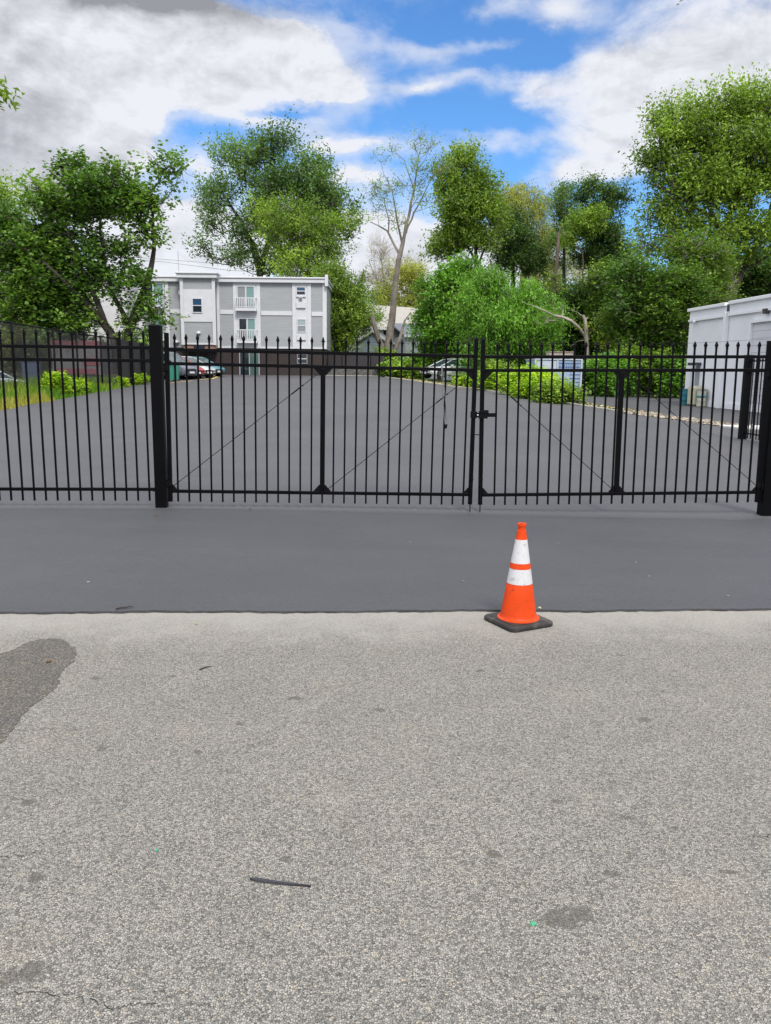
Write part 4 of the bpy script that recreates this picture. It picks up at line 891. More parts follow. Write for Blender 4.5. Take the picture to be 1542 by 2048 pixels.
# slatted dark screen continuing the line
def screen_fence():
    e = empty('screen_fence', (D_[0], D_[1], H(D_[0], D_[1])), 0, 'opaque dark board fence between the chain-link and the parked cars', 'fence'); o = Vector(e.location); a = Vector(D_); c = Vector(E_); n = 26
    c = a.lerp(c, 1.0)
    b = MB()
    for i in range(n):
        p = a.lerp(c, i/n); q = a.lerp(c, (i+.93)/n); z0 = H(p.x, p.y)-.1; t = .02; j = random.uniform(-.02, .02)
        b.add([(p.x-t-o.x, p.y-o.y, z0-o.z), (q.x-t-o.x, q.y-o.y, z0-o.z), (q.x-t-o.x, q.y-o.y, q.z+j-o.z), (p.x-t-o.x, p.y-o.y, p.z+j-o.z), (p.x+t-o.x, p.y-o.y, z0-o.z), (q.x+t-o.x, q.y-o.y, z0-o.z), (q.x+t-o.x, q.y-o.y, q.z+j-o.z), (p.x+t-o.x, p.y-o.y, p.z+j-o.z)],
              [(0, 1, 2, 3), (4, 5, 6, 7), (0, 1, 5, 4), (1, 2, 6, 5), (2, 3, 7, 6), (3, 0, 4, 7)])
    b.build('board_panel', mat('dark_stained_boards', (.020, .019, .019), .75, var=.4, vscale=3), e)
    for f in (0, .33, .66, 1): p = a.lerp(c, f); MB().box(p.x-.06-o.x+.09, p.x+.06-o.x+.09, p.y-.06-o.y, p.y+.06-o.y, -.3, p.z+.03-o.z).build('post', M_blackm, e)
screen_fence()
# dark screen across the back of the lot, right of the apartment block
za = topz(655, 706, 65.5); zb_ = topz(770, 710, 64)
bf = chain_fence('back_fence', 'low dark screened fence across the back of the lot, right of the apartment block', [(px_x(654, 65.2, 730), 65.2, za), (px_x(712, 64.8, 730), 64.8, za), (px_x(768, 64.5, 730), 64.5, zb_)], mesh_mat('dark_screen_back', .05, .3, (.028, .024, .026), 0, .95), [0, .5, 1, 1.5, 2])
b = MB().box(px_x(652, 64.4, 740), px_x(768, 64.4, 740), 64.42, 64.62, 1.5, topz(700, 737, 64.4)); tag(b.build('stone_wall', mat('dark_stone', (.10, .095, .09), .9, var=.5, vscale=5, bump=.5, bscale=12)), 'low dark stone retaining wall under the back fence', 'wall')
b = MB().box(px_x(640, 64.1, 750), px_x(768, 64.1, 750), 64.10, 64.28, 1.5, 1.74); tag(b.build('kerb', M_conc), 'straight pale kerb along the foot of the low stone wall at the back of the lot', 'kerb')

# receding fence panel at the right, behind the gate
def right_fence():
    P0 = Vector((9.35, 20.9, 0)); P0 = G(1484, 878); P0 = Vector((P0.x, P0.y, H(P0.x, P0.y)-.02))
    zt = at(1490, 713, P0.y).z
    e = empty('side_fence', P0, 0, 'short black picket fence with mesh behind it, running off right beyond the right gate leaf', 'fence'); 
    hgt = zt-P0.z
    MB().box(-.085, .085, -.085, .085, -.2, hgt).build('post', M_black, e, bevel=.01); MB().box(-.095, .095, -.095, .095, hgt+.001, hgt+.04).build('post_cap', M_black, e, bevel=.01)
    Q = G(1548, 884); d = Vector((Q.x-P0.x, Q.y-P0.y, 0)); d = Vector((.01, -1, 0)).normalized(); L = 3.6
    for z in (hgt-.12, hgt-.38, .18): 
        MB().tube([(d*.1)+Vector((0, 0, z)), d*L+Vector((0, 0, z))], .022, 4).build('rail', M_black, e)
    for i in range(20):
        p = d*(.30+.150*i); o = picket_parent(0, 0, hgt-.10, e); o.location = (p.x, p.y, .06)
    M_ = mesh_mat('side_mesh', .07, .05, (.01, .01, .01), 1); b = MB(); k = Vector((.10, 0, 0)); a = d*.1+k; c = d*L+k
    b.add([a+Vector((0, 0, .1)), c+Vector((0, 0, .1)), c+Vector((0, 0, hgt-.3)), a+Vector((0, 0, hgt-.3))], [(0, 1, 2, 3)]); b.build('mesh_panel', M_, e)
right_fence()
# overhead wires behind the apartment block
for i, (ya, yb) in enumerate(((519, 529), (524, 541))):
    b = MB().tube([at(250, ya-6, 90), at(330, ya, 90), at(460, yb, 90), at(560, yb+4, 90)], .022, 5); tag(b.build('overhead_wire', mat('wire_grey', (.25, .25, .27), .6), smooth=True), ('upper' if i == 0 else 'lower')+' of the two thin wires crossing the sky above the apartment roof', 'wire')

# painted yellow bay lines near the parked cars
def bay_line(p, q, w):
    a, c = G(*p), G(*q); a.z = c.z = 0; d = (c-a).normalized(); n = Vector((-d.y, d.x, 0)); b = MB(); vs = []
    k = 8
    for i in range(k+1):
        m = a.lerp(c, i/k); vs += [(m.x+n.x*w, m.y+n.y*w, H(m.x, m.y)+.012), (m.x-n.x*w, m.y-n.y*w, H(m.x, m.y)+.012)]
    b.add(vs, [(2*i, 2*i+1, 2*i+3, 2*i+2) for i in range(k)]); tag(b.build('bay_line', bpy.data.materials.get('yellow_line') or mat('yellow_line', (.55, .38, .10), .8, var=.3, vscale=5)), kind='structure')
bay_line((340, 766), (385, 762), .09); bay_line((400, 759.5), (425, 757), .09); bay_line((425, 758), (437, 752.5), .09)

# ------------------------------------------------------------------ cars
def car(name, label, loc, rz, L, Wd, Ht, paint, kind='hatch', group='parked cars', rim_m=None, black_grille=True):
    e = empty(name, loc, rz, label, 'car', group); hw = Wd/2; f = L/2
    if kind == 'suv': hood = .62*Ht; ends = (-f+.15, -f+.55, f*.18, f*.58)
    elif kind == 'sedan': hood = .60*Ht; ends = (-f+.45, -f+1.25, f*.10, f*.62)
    else: hood = .61*Ht; ends = (-f+.12, -f+.7, f*.15, f*.62)
    # body side profile: stations x, zlow, zbelt, halfwidth
    st = [(-f, .42, hood*.80, .80), (-f+.08, .30, hood*.96, .92), (-f+.35, .24, hood*1.03, .98), (-f*.45, .20, hood*1.04, 1.0), (0, .20, hood*1.02, 1.0), (f*.45, .20, hood*.99, 1.0), (f*.62, .20, hood*.96, .99), (f-.42, .22, hood*.87, .96), (f-.12, .26, hood*.74, .88), (f, .36, hood*.60, .74)]
    vs = []; nr = 10
    for x, z0, z1, w in st:
        w = w*hw; m = (z0+z1)/2
        vs += [(x, -w*.90, z0), (x, -w, z0+.14), (x, -w, m), (x, -w*.97, z1-.06), (x, -w*.86, z1), (x, w*.86, z1), (x, w*.97, z1-.06), (x, w, m), (x, w, z0+.14), (x, w*.90, z0)]
    fs_ = [(i*nr+k, i*nr+(k+1) % nr, (i+1)*nr+(k+1) % nr, (i+1)*nr+k) for i in range(len(st)-1) for k in range(nr)] + [tuple(range(nr))[::-1], tuple((len(st)-1)*nr+k for k in range(nr))]
    MB().add(vs, fs_).build('body', paint, e, smooth=True, angle=38, bevel=.02)
    # cabin glass
    a, b_, c, d = ends; zb = hood*1.0
    def ring(x, z, w, r): return [(x, -w, z), (x, w, z)]
    cw = hw*.84; rw = hw*.66
    g = MB(); P_ = [(a, -cw, zb), (d, -cw*.97, zb-.03), (c, -rw, Ht-.06), (b_, -rw, Ht-.06), (a, cw, zb), (d, cw*.97, zb-.03), (c, rw, Ht-.06), (b_, rw, Ht-.06)]
    g.add(P_, [(0, 1, 2, 3), (7, 6, 5, 4), (1, 5, 6, 2), (4, 0, 3, 7), (3, 2, 6, 7)]); g.build('cabin_glass', M_cglass, e, bevel=.03)
    rf = MB(); rf.add([(b_-.10, -rw-.03, Ht-.085), (c+.05, -rw-.03, Ht-.085), (c+.05, rw+.03, Ht-.085), (b_-.10, rw+.03, Ht-.085), (b_, -rw+.05, Ht), (c-.12, -rw+.05, Ht), (c-.12, rw-.05, Ht), (b_, rw-.05, Ht)], [(0, 1, 5, 4), (1, 2, 6, 5), (2, 3, 7, 6), (3, 0, 4, 7), (4, 5, 6, 7), (3, 2, 1, 0)]); rf.build('roof', paint, e, smooth=True, angle=40, bevel=.03)
    pl = MB()
    for s in (-1, 1):
        for (x0, z0, w0, x1, z1, w1, r_) in ((d, zb-.03, cw*.97, c, Ht-.06, rw, .035), (a, zb, cw, b_, Ht-.06, rw, .06), ((a+d)/2-.1, zb, cw, (b_+c)/2, Ht-.05, rw, .03)): pl.tube([(x0, s*(w0+.005), z0), (x1, s*(w1+.01), z1)], r_, 6)
    pl.build('pillars', paint, e, smooth=True)
    wr = .33
    for x in (f*.62, -f*.60):
        for s in (-1, 1):
            MB().tube([(x, s*(hw*.985), wr+.02), (x, s*(hw+.004), wr+.02)], wr+.07, 24).build('wheel_arch', M_tyre, e)
            w_ = empty('wheel', (x, s*(hw-.09), wr), 0); w_.parent = e
            MB().tube([(0, -.11, 0), (0, .11, 0)], wr, 28).build('tyre', M_tyre, w_, bevel=.02)
            r_ = MB().tube([(0, s*.08, 0), (0, s*.118, 0)], wr*.25, 12)
            for k in range(6):
                an = k*math.pi/3; u = Vector((math.cos(an), 0, math.sin(an))); r_.tube([u*.05+Vector((0, s*.110, 0)), u*wr*.66+Vector((0, s*.113, 0))], .03, 5)
            r_.tube([(0, s*.095, 0), (0, s*.112, 0)], wr*.68, 24) if False else None
            ring_ = [Vector((math.cos(t)*wr*.66, s*.112, math.sin(t)*wr*.66)) for t in [6.2832*k/20 for k in range(21)]]; r_.tube(ring_, .022, 5); r_.build('rim', M_rim, w_)
    b = MB().box(f-.06, f+.02, -hw*.42, hw*.42, hood*.42, hood*.62); b.build('grille', M_tyre, e, bevel=.02)
    b = MB().box(f-.20, f+.035, -hw*.72, hw*.72, .22, .36); b.build('bumper', M_tyre if black_grille else paint, e, bevel=.04)
    b = MB().box(f+.021, f+.045, -.22, .22, hood*.36, hood*.36+.12); b.build('number_plate', M_plate, e)
    for s in (-1, 1):
        b = MB().add([(f-.34, s*hw*.93, hood*.76), (f-.02, s*hw*.48, hood*.66), (f+.01, s*hw*.50, hood*.52), (f-.16, s*hw*.87, hood*.55), (f-.36, s*hw*.72, hood*.80), (f-.12, s*hw*.44, hood*.71), (f-.2, s*hw*.5, hood*.5), (f-.4, s*hw*.7, hood*.5)], [(0, 1, 2, 3), (0, 1, 5, 4), (4, 5, 6, 7), (3, 2, 6, 7), (0, 3, 7, 4), (1, 2, 6, 5)]); b.build('headlight', M_lamp, e, bevel=.01)
        b = MB().box(-f-.01, -f+.12, s*hw*.72-.12, s*hw*.72+.12, hood*.70, hood*.92); b.build('tail_light', M_tail, e, bevel=.02)
        b = MB().box(c+.25, c+.42, s*(hw+.10)-.08, s*(hw+.10)+.08, zb-.02, zb+.12); b.box(c+.30, c+.36, min(s*hw*.85, s*(hw+.05)), max(s*hw*.85, s*(hw+.05)), zb+.0, zb+.05); b.build('mirror', paint, e, bevel=.02)
    return e
M_cglass = mat('car_glass', (.035, .06, .065), .05, spec=.9); M_tyre = mat('tyre_rubber', (.015, .015, .016), .7); M_rim = mat('alloy_rim', (.42, .43, .45), .3, .8); M_plate = mat('plate', (.65, .65, .68), .5); M_lamp = mat('headlight_glass', (.55, .58, .62), .12, spec=.8); M_tail = mat('tail_red', (.30, .01, .01), .25)
def paint(name, c, met=.0): return mat(name, c, .28, met, coat=.7)
def put_car(pxn, pyn, rz, L, *a, **k):
    """nose of the car at this pixel on the ground"""
    q = G(pxn, pyn); d = Vector((math.cos(rz), math.sin(rz), 0)); c = q-d*(L/2); c.z = H(q.x, q.y)+.015; return car('parked_car', a[0], c, rz, L, *a[1:], **k)
put_car(384, 759.5, R(-28), 4.5, 'dark-bumpered pale grey suv parked nearest in the row beside the apartment block', 1.85, 1.78, paint('suv_grey', (.10, .115, .15), .1), kind='suv')
put_car(397, 757.8, R(-28), 4.3, 'red car parked second in the row, mostly hidden by the grey suv', 1.78, 1.50, paint('car_red', (.42, .015, .02)), kind='hatch')
put_car(419, 756.6, R(-30), 4.4, 'silver car parked third in the row beside the red one', 1.78, 1.48, paint('car_silver', (.55, .58, .58), .3), kind='sedan')
put_car(439, 753.6, R(-30), 4.3, 'teal car parked farthest in the row, its nose against the brick storey', 1.75, 1.42, paint('car_teal', (.06, .24, .30), .2), kind='sedan')
q = at(896, 764, 59.0); car('parked_car', 'silver sedan parked beyond the kerb, left of the latch stiles', (q.x+.2, 59.6, H(q.x, 59)-.02+.25), R(180+32), 4.6, 1.82, 1.40, paint('sedan_silver', (.66, .68, .70), .0), kind='sedan')
q = at(-48, 760, 33); car('parked_car', 'white car seen through the chain-link fence at the left edge', (q.x-.3, 33.5, .55), R(38), 4.4, 1.8, 1.5, paint('car_white', (.70, .73, .76)), kind='hatch')
# things behind the chain-link fence at the left
def trailer():
    Y = 49; x0, x1 = px_x(104, Y), px_x(200, Y); z0 = 1.1; zt = topz(140, 681, Y); e = empty('box_trailer', ((x0+x1)/2, Y, z0), R(3), 'long dull red box trailer seen through the chain-link fence', 'trailer'); hw = (x1-x0)/2
    Mr = paint('dull_red', (.20, .035, .05)); Mg = mat('grey_trailer_side', (.14, .13, .14), .6, var=.15)
    MB().box(-hw, hw, 0, 2.3, .5, zt-z0-.32).build('side_panel', Mg, e); MB().box(-hw-.03, hw+.03, -.04, 2.34, zt-z0-.319, zt-z0).build('roof', Mr, e, bevel=.03); MB().box(-hw+.2, -hw+1.1 if 0 else hw-.3, -.03, -.001, .55, .85).build('skirt', Mr, e)
    MB().box(hw*.25, hw*.95, -.035, -.001, 1.05, 1.5).build('door', Mr, e)
    for x in (-hw*.5, hw*.45): MB().tube([(x, .05, .35), (x, .3, .35)], .35, 20).build('wheel', M_tyre, e)
trailer()
def bin_(px, py, Y, w, h, m_, label, name='waste_bin'):
    q = at(px, py, Y); e = empty(name, (q.x, Y, H(q.x, Y)), R(6), label, 'bin')
    b = MB(); b.add([(-w*.42, -w*.38, .08), (w*.42, -w*.38, .08), (w*.42, w*.38, .08), (-w*.42, w*.38, .08), (-w/2, -w*.46, h), (w/2, -w*.46, h), (w/2, w*.5, h), (-w/2, w*.5, h)], [(3, 2, 1, 0), (4, 5, 6, 7), (0, 1, 5, 4), (1, 2, 6, 5), (2, 3, 7, 6), (3, 0, 4, 7)]); b.build('bin_body', m_, e, bevel=.02)
    b = MB().box(-w/2-.03, w/2+.03, -w*.52, w*.54, h+.001, h+.06); b.tube([(-w*.3, w*.6, h+.03), (w*.3, w*.6, h+.03)], .02, 6); b.build('lid', m_, e, bevel=.02)
    for x in (-w*.4, w*.4): MB().tube([(x-.03, w*.35, .1), (x+.03, w*.35, .1)], .1, 14).build('wheel', M_tyre, e)
M_bing = mat('green_bin_plastic', (.03, .20, .14), .5); M_binb = mat('blue_bin_plastic', (.05, .07, .14), .5)
bin_(342, 765, 49.5, .40, .95, M_bing, 'green wheeled bin in front of the grey suv, right beside the gate stile'); bin_(352, 765, 50.4, .42, 1.05, M_bing, 'narrow green bin farther right, against the front of the grey suv')
bin_(64, 755, 40, .75, 1.3, M_binb, 'dark blue wheeled bin seen through the chain-link fence, left of the yellow-green weeds')

# ------------------------------------------------------------------ trees and plants
def fast_mesh(name, verts, faces_n, per, mt, parent, tone=None, smooth=False):
    """verts (N,3) laid out so that each face uses the next `per` vertices"""
    me = bpy.data.meshes.new(name); nv = len(verts); nf = nv//per
    me.vertices.add(nv); me.vertices.foreach_set('co', verts.astype(np.float32).ravel())
    me.loops.add(nv); me.loops.foreach_set('vertex_index', np.arange(nv, dtype=np.int32))
    me.polygons.add(nf); me.polygons.foreach_set('loop_start', np.arange(0, nv, per, dtype=np.int32)); me.polygons.foreach_set('loop_total', np.full(nf, per, dtype=np.int32))
    me.update(); me.validate()
    if tone is not None:
        a = me.attributes.new('tone', 'FLOAT', 'FACE'); a.data.foreach_set('value', tone.astype(np.float32))
    me.materials.append(mt); o = bpy.data.objects.new(name, me); COL.objects.link(o); o.parent = parent; return o
def unit(v): return v/np.maximum(1e-9, np.linalg.norm(v, axis=-1, keepdims=True))
def leaves(centers, outs, cr_, n_sh, n_lf, size, up=.5, droop=0., spread=.5, L=1., tonebase=None, aspect=.5, flat=.6):
    """shoots of leaves round each clump centre -> verts, tone"""
    C = np.repeat(centers, n_sh, 0); Ou = np.repeat(outs, n_sh, 0); rr = np.repeat(cr_, n_sh)
    n = len(C); rd = unit(rng.normal(size=(n, 3)))
    start = C + rd*(rr*rng.random(n)**.5*.55)[:, None]
    d = unit(rd*spread + Ou*.55 + np.array([0, 0, up])[None]*1.0)
    t = np.tile(np.linspace(.05, 1, n_lf), n); S = np.repeat(start, n_lf, 0); Dd = np.repeat(d, n_lf, 0); LL = np.repeat(rr*L*rng.uniform(.6, 1.2, n), n_lf)
    m = len(S); pos = S + Dd*(t*LL)[:, None]; pos[:, 2] -= droop*(t*LL)**2 
    pos += rng.normal(size=(m, 3))*size*.55
    sz = size*1.12*rng.uniform(.65, 1.3, m)
    nrm = unit(rng.normal(size=(m, 3))*(1-flat) + np.array([0, 0, flat])); a = unit(Dd*.6+rng.normal(size=(m, 3))*.7 - np.array([0, 0, .25+droop*3]))
    a = unit(a - nrm*(a*nrm).sum(1, keepdims=True)); b_ = np.cross(nrm, a)
    a = a*sz[:, None]; b_ = b_*(sz*aspect)[:, None]; fold = nrm*(sz*.12)[:, None]
    V = np.stack([pos-a*.5, pos-b_*.5+fold, pos+a*.5, pos+b_*.5+fold], 1).reshape(-1, 3)
    ct = np.repeat(np.repeat(tonebase, n_sh), n_lf); tone = np.clip(ct + rng.normal(size=m)*.16, 0, 1)
    return V, tone
def wood_mesh(nodes, parent_i, rad, mt, root, name='trunk', origin=None, sides=6):
    P = np.array(nodes); par = np.array(parent_i); rad = np.array(rad); idx = np.where(par >= 0)[0]
    a = P[par[idx]]; c = P[idx]; d = unit(c-a); ref = np.where(np.abs(d[:, 2:3]) > .9, np.array([[1., 0, 0]]), np.array([[0, 0, 1.]])); u = unit(np.cross(d, ref)); w = np.cross(d, u)
    ra = rad[par[idx]]; rc = rad[idx]; ra = np.minimum(ra, rc*1.25); c = c + d*(rc*.25)[:, None]
    ang = np.arange(sides)*2*math.pi/sides; out = []
    for k in range(sides):
        k2 = (k+1) % sides; e0 = u*math.cos(ang[k])+w*math.sin(ang[k]); e1 = u*math.cos(ang[k2])+w*math.sin(ang[k2])
        out.append(np.stack([a+e0*ra[:, None], a+e1*ra[:, None], c+e1*rc[:, None], c+e0*rc[:, None]], 1))
    V = np.concatenate(out, 0).reshape(-1, 3)
    return fast_mesh(name, V, None, 4, mt, root)
def tree(name, label, Y, base, paths, lobes, leafm, barkm, n=160, csz=.8, lsz=.17, n_sh=7, n_lf=9, up=.5, droop=0., spread=.6, L=1.1, depth=.85, tr=.25, cat='tree', group=None, jitter=.28, shell=.42, tone=(.2, .75), extra=None, leafless=False, twr=.010, seed=None, flat=.5, Yb=None, aspect=.5, zoff=0, cl=9, spr=.72, dn=1.0):
    """base: photo pixel of the foot; paths: trunk/limb polylines [(px,py,dy,radius)...]; lobes: (px,py,rx,ry,weight[,dy])"""
    global rng
    rng = np.random.default_rng(seed if seed is not None else abs(hash_(name+label)) % 99991)
    b0 = at(base[0], base[1], Y); gz = H(b0.x, Y)+zoff; root = empty(name, (b0.x, Y, gz), 0, label, cat, group); O = np.array([b0.x, Y, gz])
    nodes = []; par = []; rad = []; dist = []; fixed = []
    def addn(p, pi, r, fx): 
        nodes.append(np.array(p, float)-O if False else np.array(p, float)); par.append(pi); rad.append(r); fixed.append(fx)
        dist.append(0 if pi < 0 else dist[pi]+np.linalg.norm(nodes[-1]-nodes[pi])); return len(nodes)-1
    for pi, path in enumerate(paths):
        pts = []
        for q in path:
            w = at(q[0], q[1], Y+q[2]); pts.append((np.array([w.x, w.y, w.z])-O, q[3]))
        if pi == 0: pts[0] = (np.array([pts[0][0][0], pts[0][0][1], -.15]), pts[0][1])
        last = -1
        if pi > 0:   # attach to the nearest existing node
            dd = [np.linalg.norm(nodes[k]-pts[0][0]) for k in range(len(nodes))]; last = int(np.argmin(dd)); 
        for j, (p, r) in enumerate(pts):
            if last < 0: last = addn(p, -1, r, 1); continue
            a = nodes[last]; ra = rad[last] if j > 0 else r; k = max(1, int(np.linalg.norm(p-a)/.55))
            for i in range(1, k+1):
                t = i/k; q = a+(p-a)*t + (rng.normal(size=3)*.03*min(1, np.linalg.norm(p-a)) if i < k else 0); last = addn(q, last, ra+(r-ra)*t, 1)
    # clump centres inside the lobes
    C = []; TB = []; OU = []
    if lobes:
        w = np.array([l[4]*abs(l[2]*l[3]) for l in lobes], float); w /= w.sum(); tries = 0; mpp = Y/FPX; sh = 1.0*csz/mpp; lobes = [(l[0], l[1], max(.35*l[2], l[2]-sh), max(.35*l[3], l[3]-sh*.85)) + tuple(l[4:]) for l in lobes]; sh = .95*csz*spr/mpp
        n = int(n*dn) if cat == 'tree' else n; K = max(6, int(n/cl)); cen = []
        while len(cen) < K and tries < K*40:
            tries += 1; l = lobes[rng.choice(len(lobes), p=w)]; v = rng.normal(size=3); v /= np.linalg.norm(v); rr_ = rng.random()**shell
            v = v*rr_; c = at(l[0]+v[0]*l[2], l[1]-v[2]*l[3], Y+(l[5] if len(l) > 5 else 0)); c = np.array([c.x, c.y + v[1]*min(l[2], l[3]*1.3)*mpp*depth, c.z])-O
            if c[2] < .15: c[2] = .15+rng.random()*.2
            if cen and np.min(np.linalg.norm(np.array([q[0] for q in cen])-c, axis=1)) < csz*2.0 and tries < K*30: continue
            cen.append((c, v, rng.uniform(*tone)*.9+.05))
        tries = 0
        while len(C) < n and tries < n*30:
            tries += 1; cc, v, tt = cen[rng.integers(len(cen))]; c = cc + rng.normal(size=3)*csz*np.array([.95, .95, .6])*spr
            if c[2] < .15: continue
            if C and np.min(np.linalg.norm(np.array(C)-c, axis=1)) < csz*.40: continue
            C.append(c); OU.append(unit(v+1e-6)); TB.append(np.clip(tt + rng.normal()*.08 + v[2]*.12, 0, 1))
        C = np.array(C); OU = np.array(OU); TB = np.array(TB)
        fork = nodes[min(len(nodes)-1, max(0, int(np.argmax([f for f in fixed]))))]
        # connect clumps, nearest to the existing wood first
        N = np.array(nodes); rem = list(range(len(C))); d0 = np.array([np.min(np.linalg.norm(N-C[i], axis=1)) for i in rem]); order = np.argsort(d0)
        for oi in order:
            c = C[oi]; N = np.array(nodes); dv = c-N; dl = np.linalg.norm(dv, axis=1); pen = np.maximum(0, -dv[:, 2])*(.9 if droop == 0 else .2); cost = dl+pen+np.array(dist)*.10
            cost[N[:, 2] < .15*c[2]] += 3
            k = int(np.argmin(cost)); a = nodes[k]; seg = max(1, int(dl[k]/.7)); last = k; side = rng.normal(size=3)*jitter*min(2.5, dl[k])*.35
            for i in range(1, seg+1):
                t = i/seg; q = a+(c-a)*t + side*math.sin(math.pi*t) - np.array([0, 0, .0])+(rng.normal(size=3)*.05 if i < seg else 0); last = addn(q, last, 0, 0)
        # pipe-model radii for the grown branches
        load = np.zeros(len(nodes)); 
        haschild = np.zeros(len(nodes), bool)
        for i in range(len(nodes)-1, -1, -1):
            if not haschild[i] and not fixed[i]: load[i] += 1
            if par[i] >= 0: load[par[i]] += load[i]; haschild[par[i]] = True
        for i in range(len(nodes)):
            if not fixed[i]: rad[i] = twr*(1+load[i]*1.2)**.55
        # fine twigs out of each clump
        tw = 4 if not leafless else 9
        for ci in range(len(C)):
            N = np.array(nodes[:len(fixed)]); 
        base_n = len(nodes); NN = np.array(nodes); 
        for ci in range(len(C)):
            k = int(np.argmin(np.linalg.norm(NN-C[ci], axis=1)))
            for j in range(tw):
                dr = unit(rng.normal(size=3)*.6+OU[ci]*.6+np.array([0, 0, up])); ln = csz*rng.uniform(.5, 1.3)*(1.5 if leafless else 1)
                m_ = addn(nodes[k]+dr*ln*.5+rng.normal(size=3)*.05, k, twr*.8, 0); m2 = addn(nodes[m_]+unit(dr+rng.normal(size=3)*.35)*ln*.5, m_, twr*.45, 0)
                if leafless:
                    for q in range(3): addn(nodes[m_]+unit(dr+rng.normal(size=3)*.7)*ln*.5, m_, twr*.4, 0); addn(nodes[m2]+unit(dr+rng.normal(size=3)*.6)*ln*.4, m2, twr*.3, 0)
    if paths or lobes:
        sides = 7
        if len(nodes) > 1: wood_mesh(nodes, par, rad, barkm, root, 'trunk' if cat == 'tree' else 'stem', sides=sides)
    if lobes and n_lf > 0:
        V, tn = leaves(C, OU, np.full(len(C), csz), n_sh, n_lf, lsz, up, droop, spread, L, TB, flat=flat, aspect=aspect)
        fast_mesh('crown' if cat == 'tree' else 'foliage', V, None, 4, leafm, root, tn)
    if extra:
        for (lm2, lobes2, n2) in extra: pass
    return root
def hash_(s):
    h = 7
    for ch in s: h = (h*131+ord(ch)) % 1000003
    return h
# big maple at the left
TB_ = 'trees round the parking lot'
tree('maple_tree', 'large dark green maple with forked leaning trunks rising over the left fence', 50, (250, 740),
     [[(250, 740, 0, .36), (238, 700, 0, .34), (228, 676, 0, .28), (206, 645, 0, .24), (172, 605, -.5, .18), (140, 575, -1, .12), (105, 540, -1.5, .07)],
      [(240, 705, 0, .26), (262, 655, .3, .26), (285, 590, .6, .22), (300, 545, .8, .18), (308, 500, 1, .13), (306, 440, 1, .08), (300, 380, 1.2, .05)],
      [(212, 650, 0, .18), (180, 570, -.5, .15), (150, 510, -1, .10), (130, 450, -1, .06)],
      [(262, 655, .3, .16), (225, 590, 0, .14), (205, 520, 0, .10), (200, 440, 0, .06)],
      [(300, 600, .6, .12), (318, 585, .6, .07)]],
     [(60, 480, 95, 85, 1), (130, 430, 85, 75, 1), (50, 590, 75, 75, 1), (140, 560, 85, 70, 1), (200, 400, 75, 70, 1), (245, 370, 70, 55, 1), (205, 330, 40, 22, .8), (272, 400, 32, 50, .9), (330, 325, 7, 34, .4), (318, 395, 16, 24, .4), (235, 480, 60, 60, .9), (285, 470, 28, 35, .45),
      (105, 640, 80, 48, 1.2), (40, 640, 60, 40, 1.1), (165, 650, 45, 30, .6), (250, 560, 35, 45, .45), (268, 660, 32, 32, .9), (298, 610, 18, 24, .4), (150, 355, 35, 25, .7), (160, 620, 40, 30, .5), (20, 540, 50, 110, .8)],
     LM['maple'], B_dark, n=560, csz=.85, lsz=.23, n_sh=8, n_lf=9, up=.25, spread=.8, L=1.0, tone=(.1, .95), twr=.018, aspect=.8, seed=11, flat=.7)
tree('roadside_tree', 'yellow-green tree behind the large maple at the left edge', 60, (-10, 740), [[(-10, 740, 0, .3), (-12, 560, 0, .25), (-20, 430, 0, .12)]],
     [(-15, 400, 48, 50, 1), (0, 480, 40, 60, 1), (-30, 560, 60, 80, 1)], LM['yellow'], B_dark, n=140, csz=.9, lsz=.24, n_sh=8, n_lf=9, seed=12)
tree('roadside_tree', 'pale bare-twigged tree top showing above the large maple', 75, (105, 740), [[(105, 740, 0, .25), (105, 480, 0, .15), (108, 400, 0, .06)]],
     [(105, 385, 40, 38, 1), (80, 420, 40, 30, 1), (130, 420, 40, 30, 1)], LM['pale'], B_pale, n=40, csz=.9, lsz=.06, n_sh=3, n_lf=4, leafless=True, seed=13)
# big tree behind the apartment block
tree('silver_maple', 'broad dark green tree towering behind the middle of the apartment roof', 82, (545, 745),
     [[(545, 745, 0, .55), (535, 620, 0, .45), (520, 540, 0, .38), (505, 490, 0, .30), (480, 440, 0, .18), (455, 400, 0, .10)], [(520, 540, 0, .3), (545, 460, .5, .25), (550, 390, .5, .18), (548, 320, .5, .08)], [(540, 480, .5, .2), (585, 430, 1, .15), (615, 370, 1, .08)],
      [(510, 500, 0, .2), (470, 510, -1, .12), (440, 520, -1, .06)], [(560, 500, 1, .2), (620, 470, 1, .14), (670, 440, 1, .07)]],
     [(530, 320, 75, 45, 1.1), (560, 370, 95, 55, 1.1), (475, 330, 35, 30, .8), (430, 405, 38, 45, .9), (410, 420, 22, 30, .7), (455, 460, 50, 40, .8), (480, 520, 55, 28, .8), (440, 515, 28, 28, .8), (620, 400, 60, 60, 1), (655, 440, 45, 55, 1), (690, 470, 22, 32, .9), (600, 480, 70, 60, .8), (520, 440, 50, 45, .8), (530, 545, 80, 25, .9), (640, 360, 35, 40, .8), (545, 290, 40, 14, .9)],
     LM['blue'], B_dark, n=430, csz=1.15, lsz=.29, n_sh=8, n_lf=9, up=.9, spread=.55, L=1.7, tone=(.1, 1.), twr=.022, seed=21, aspect=.45)
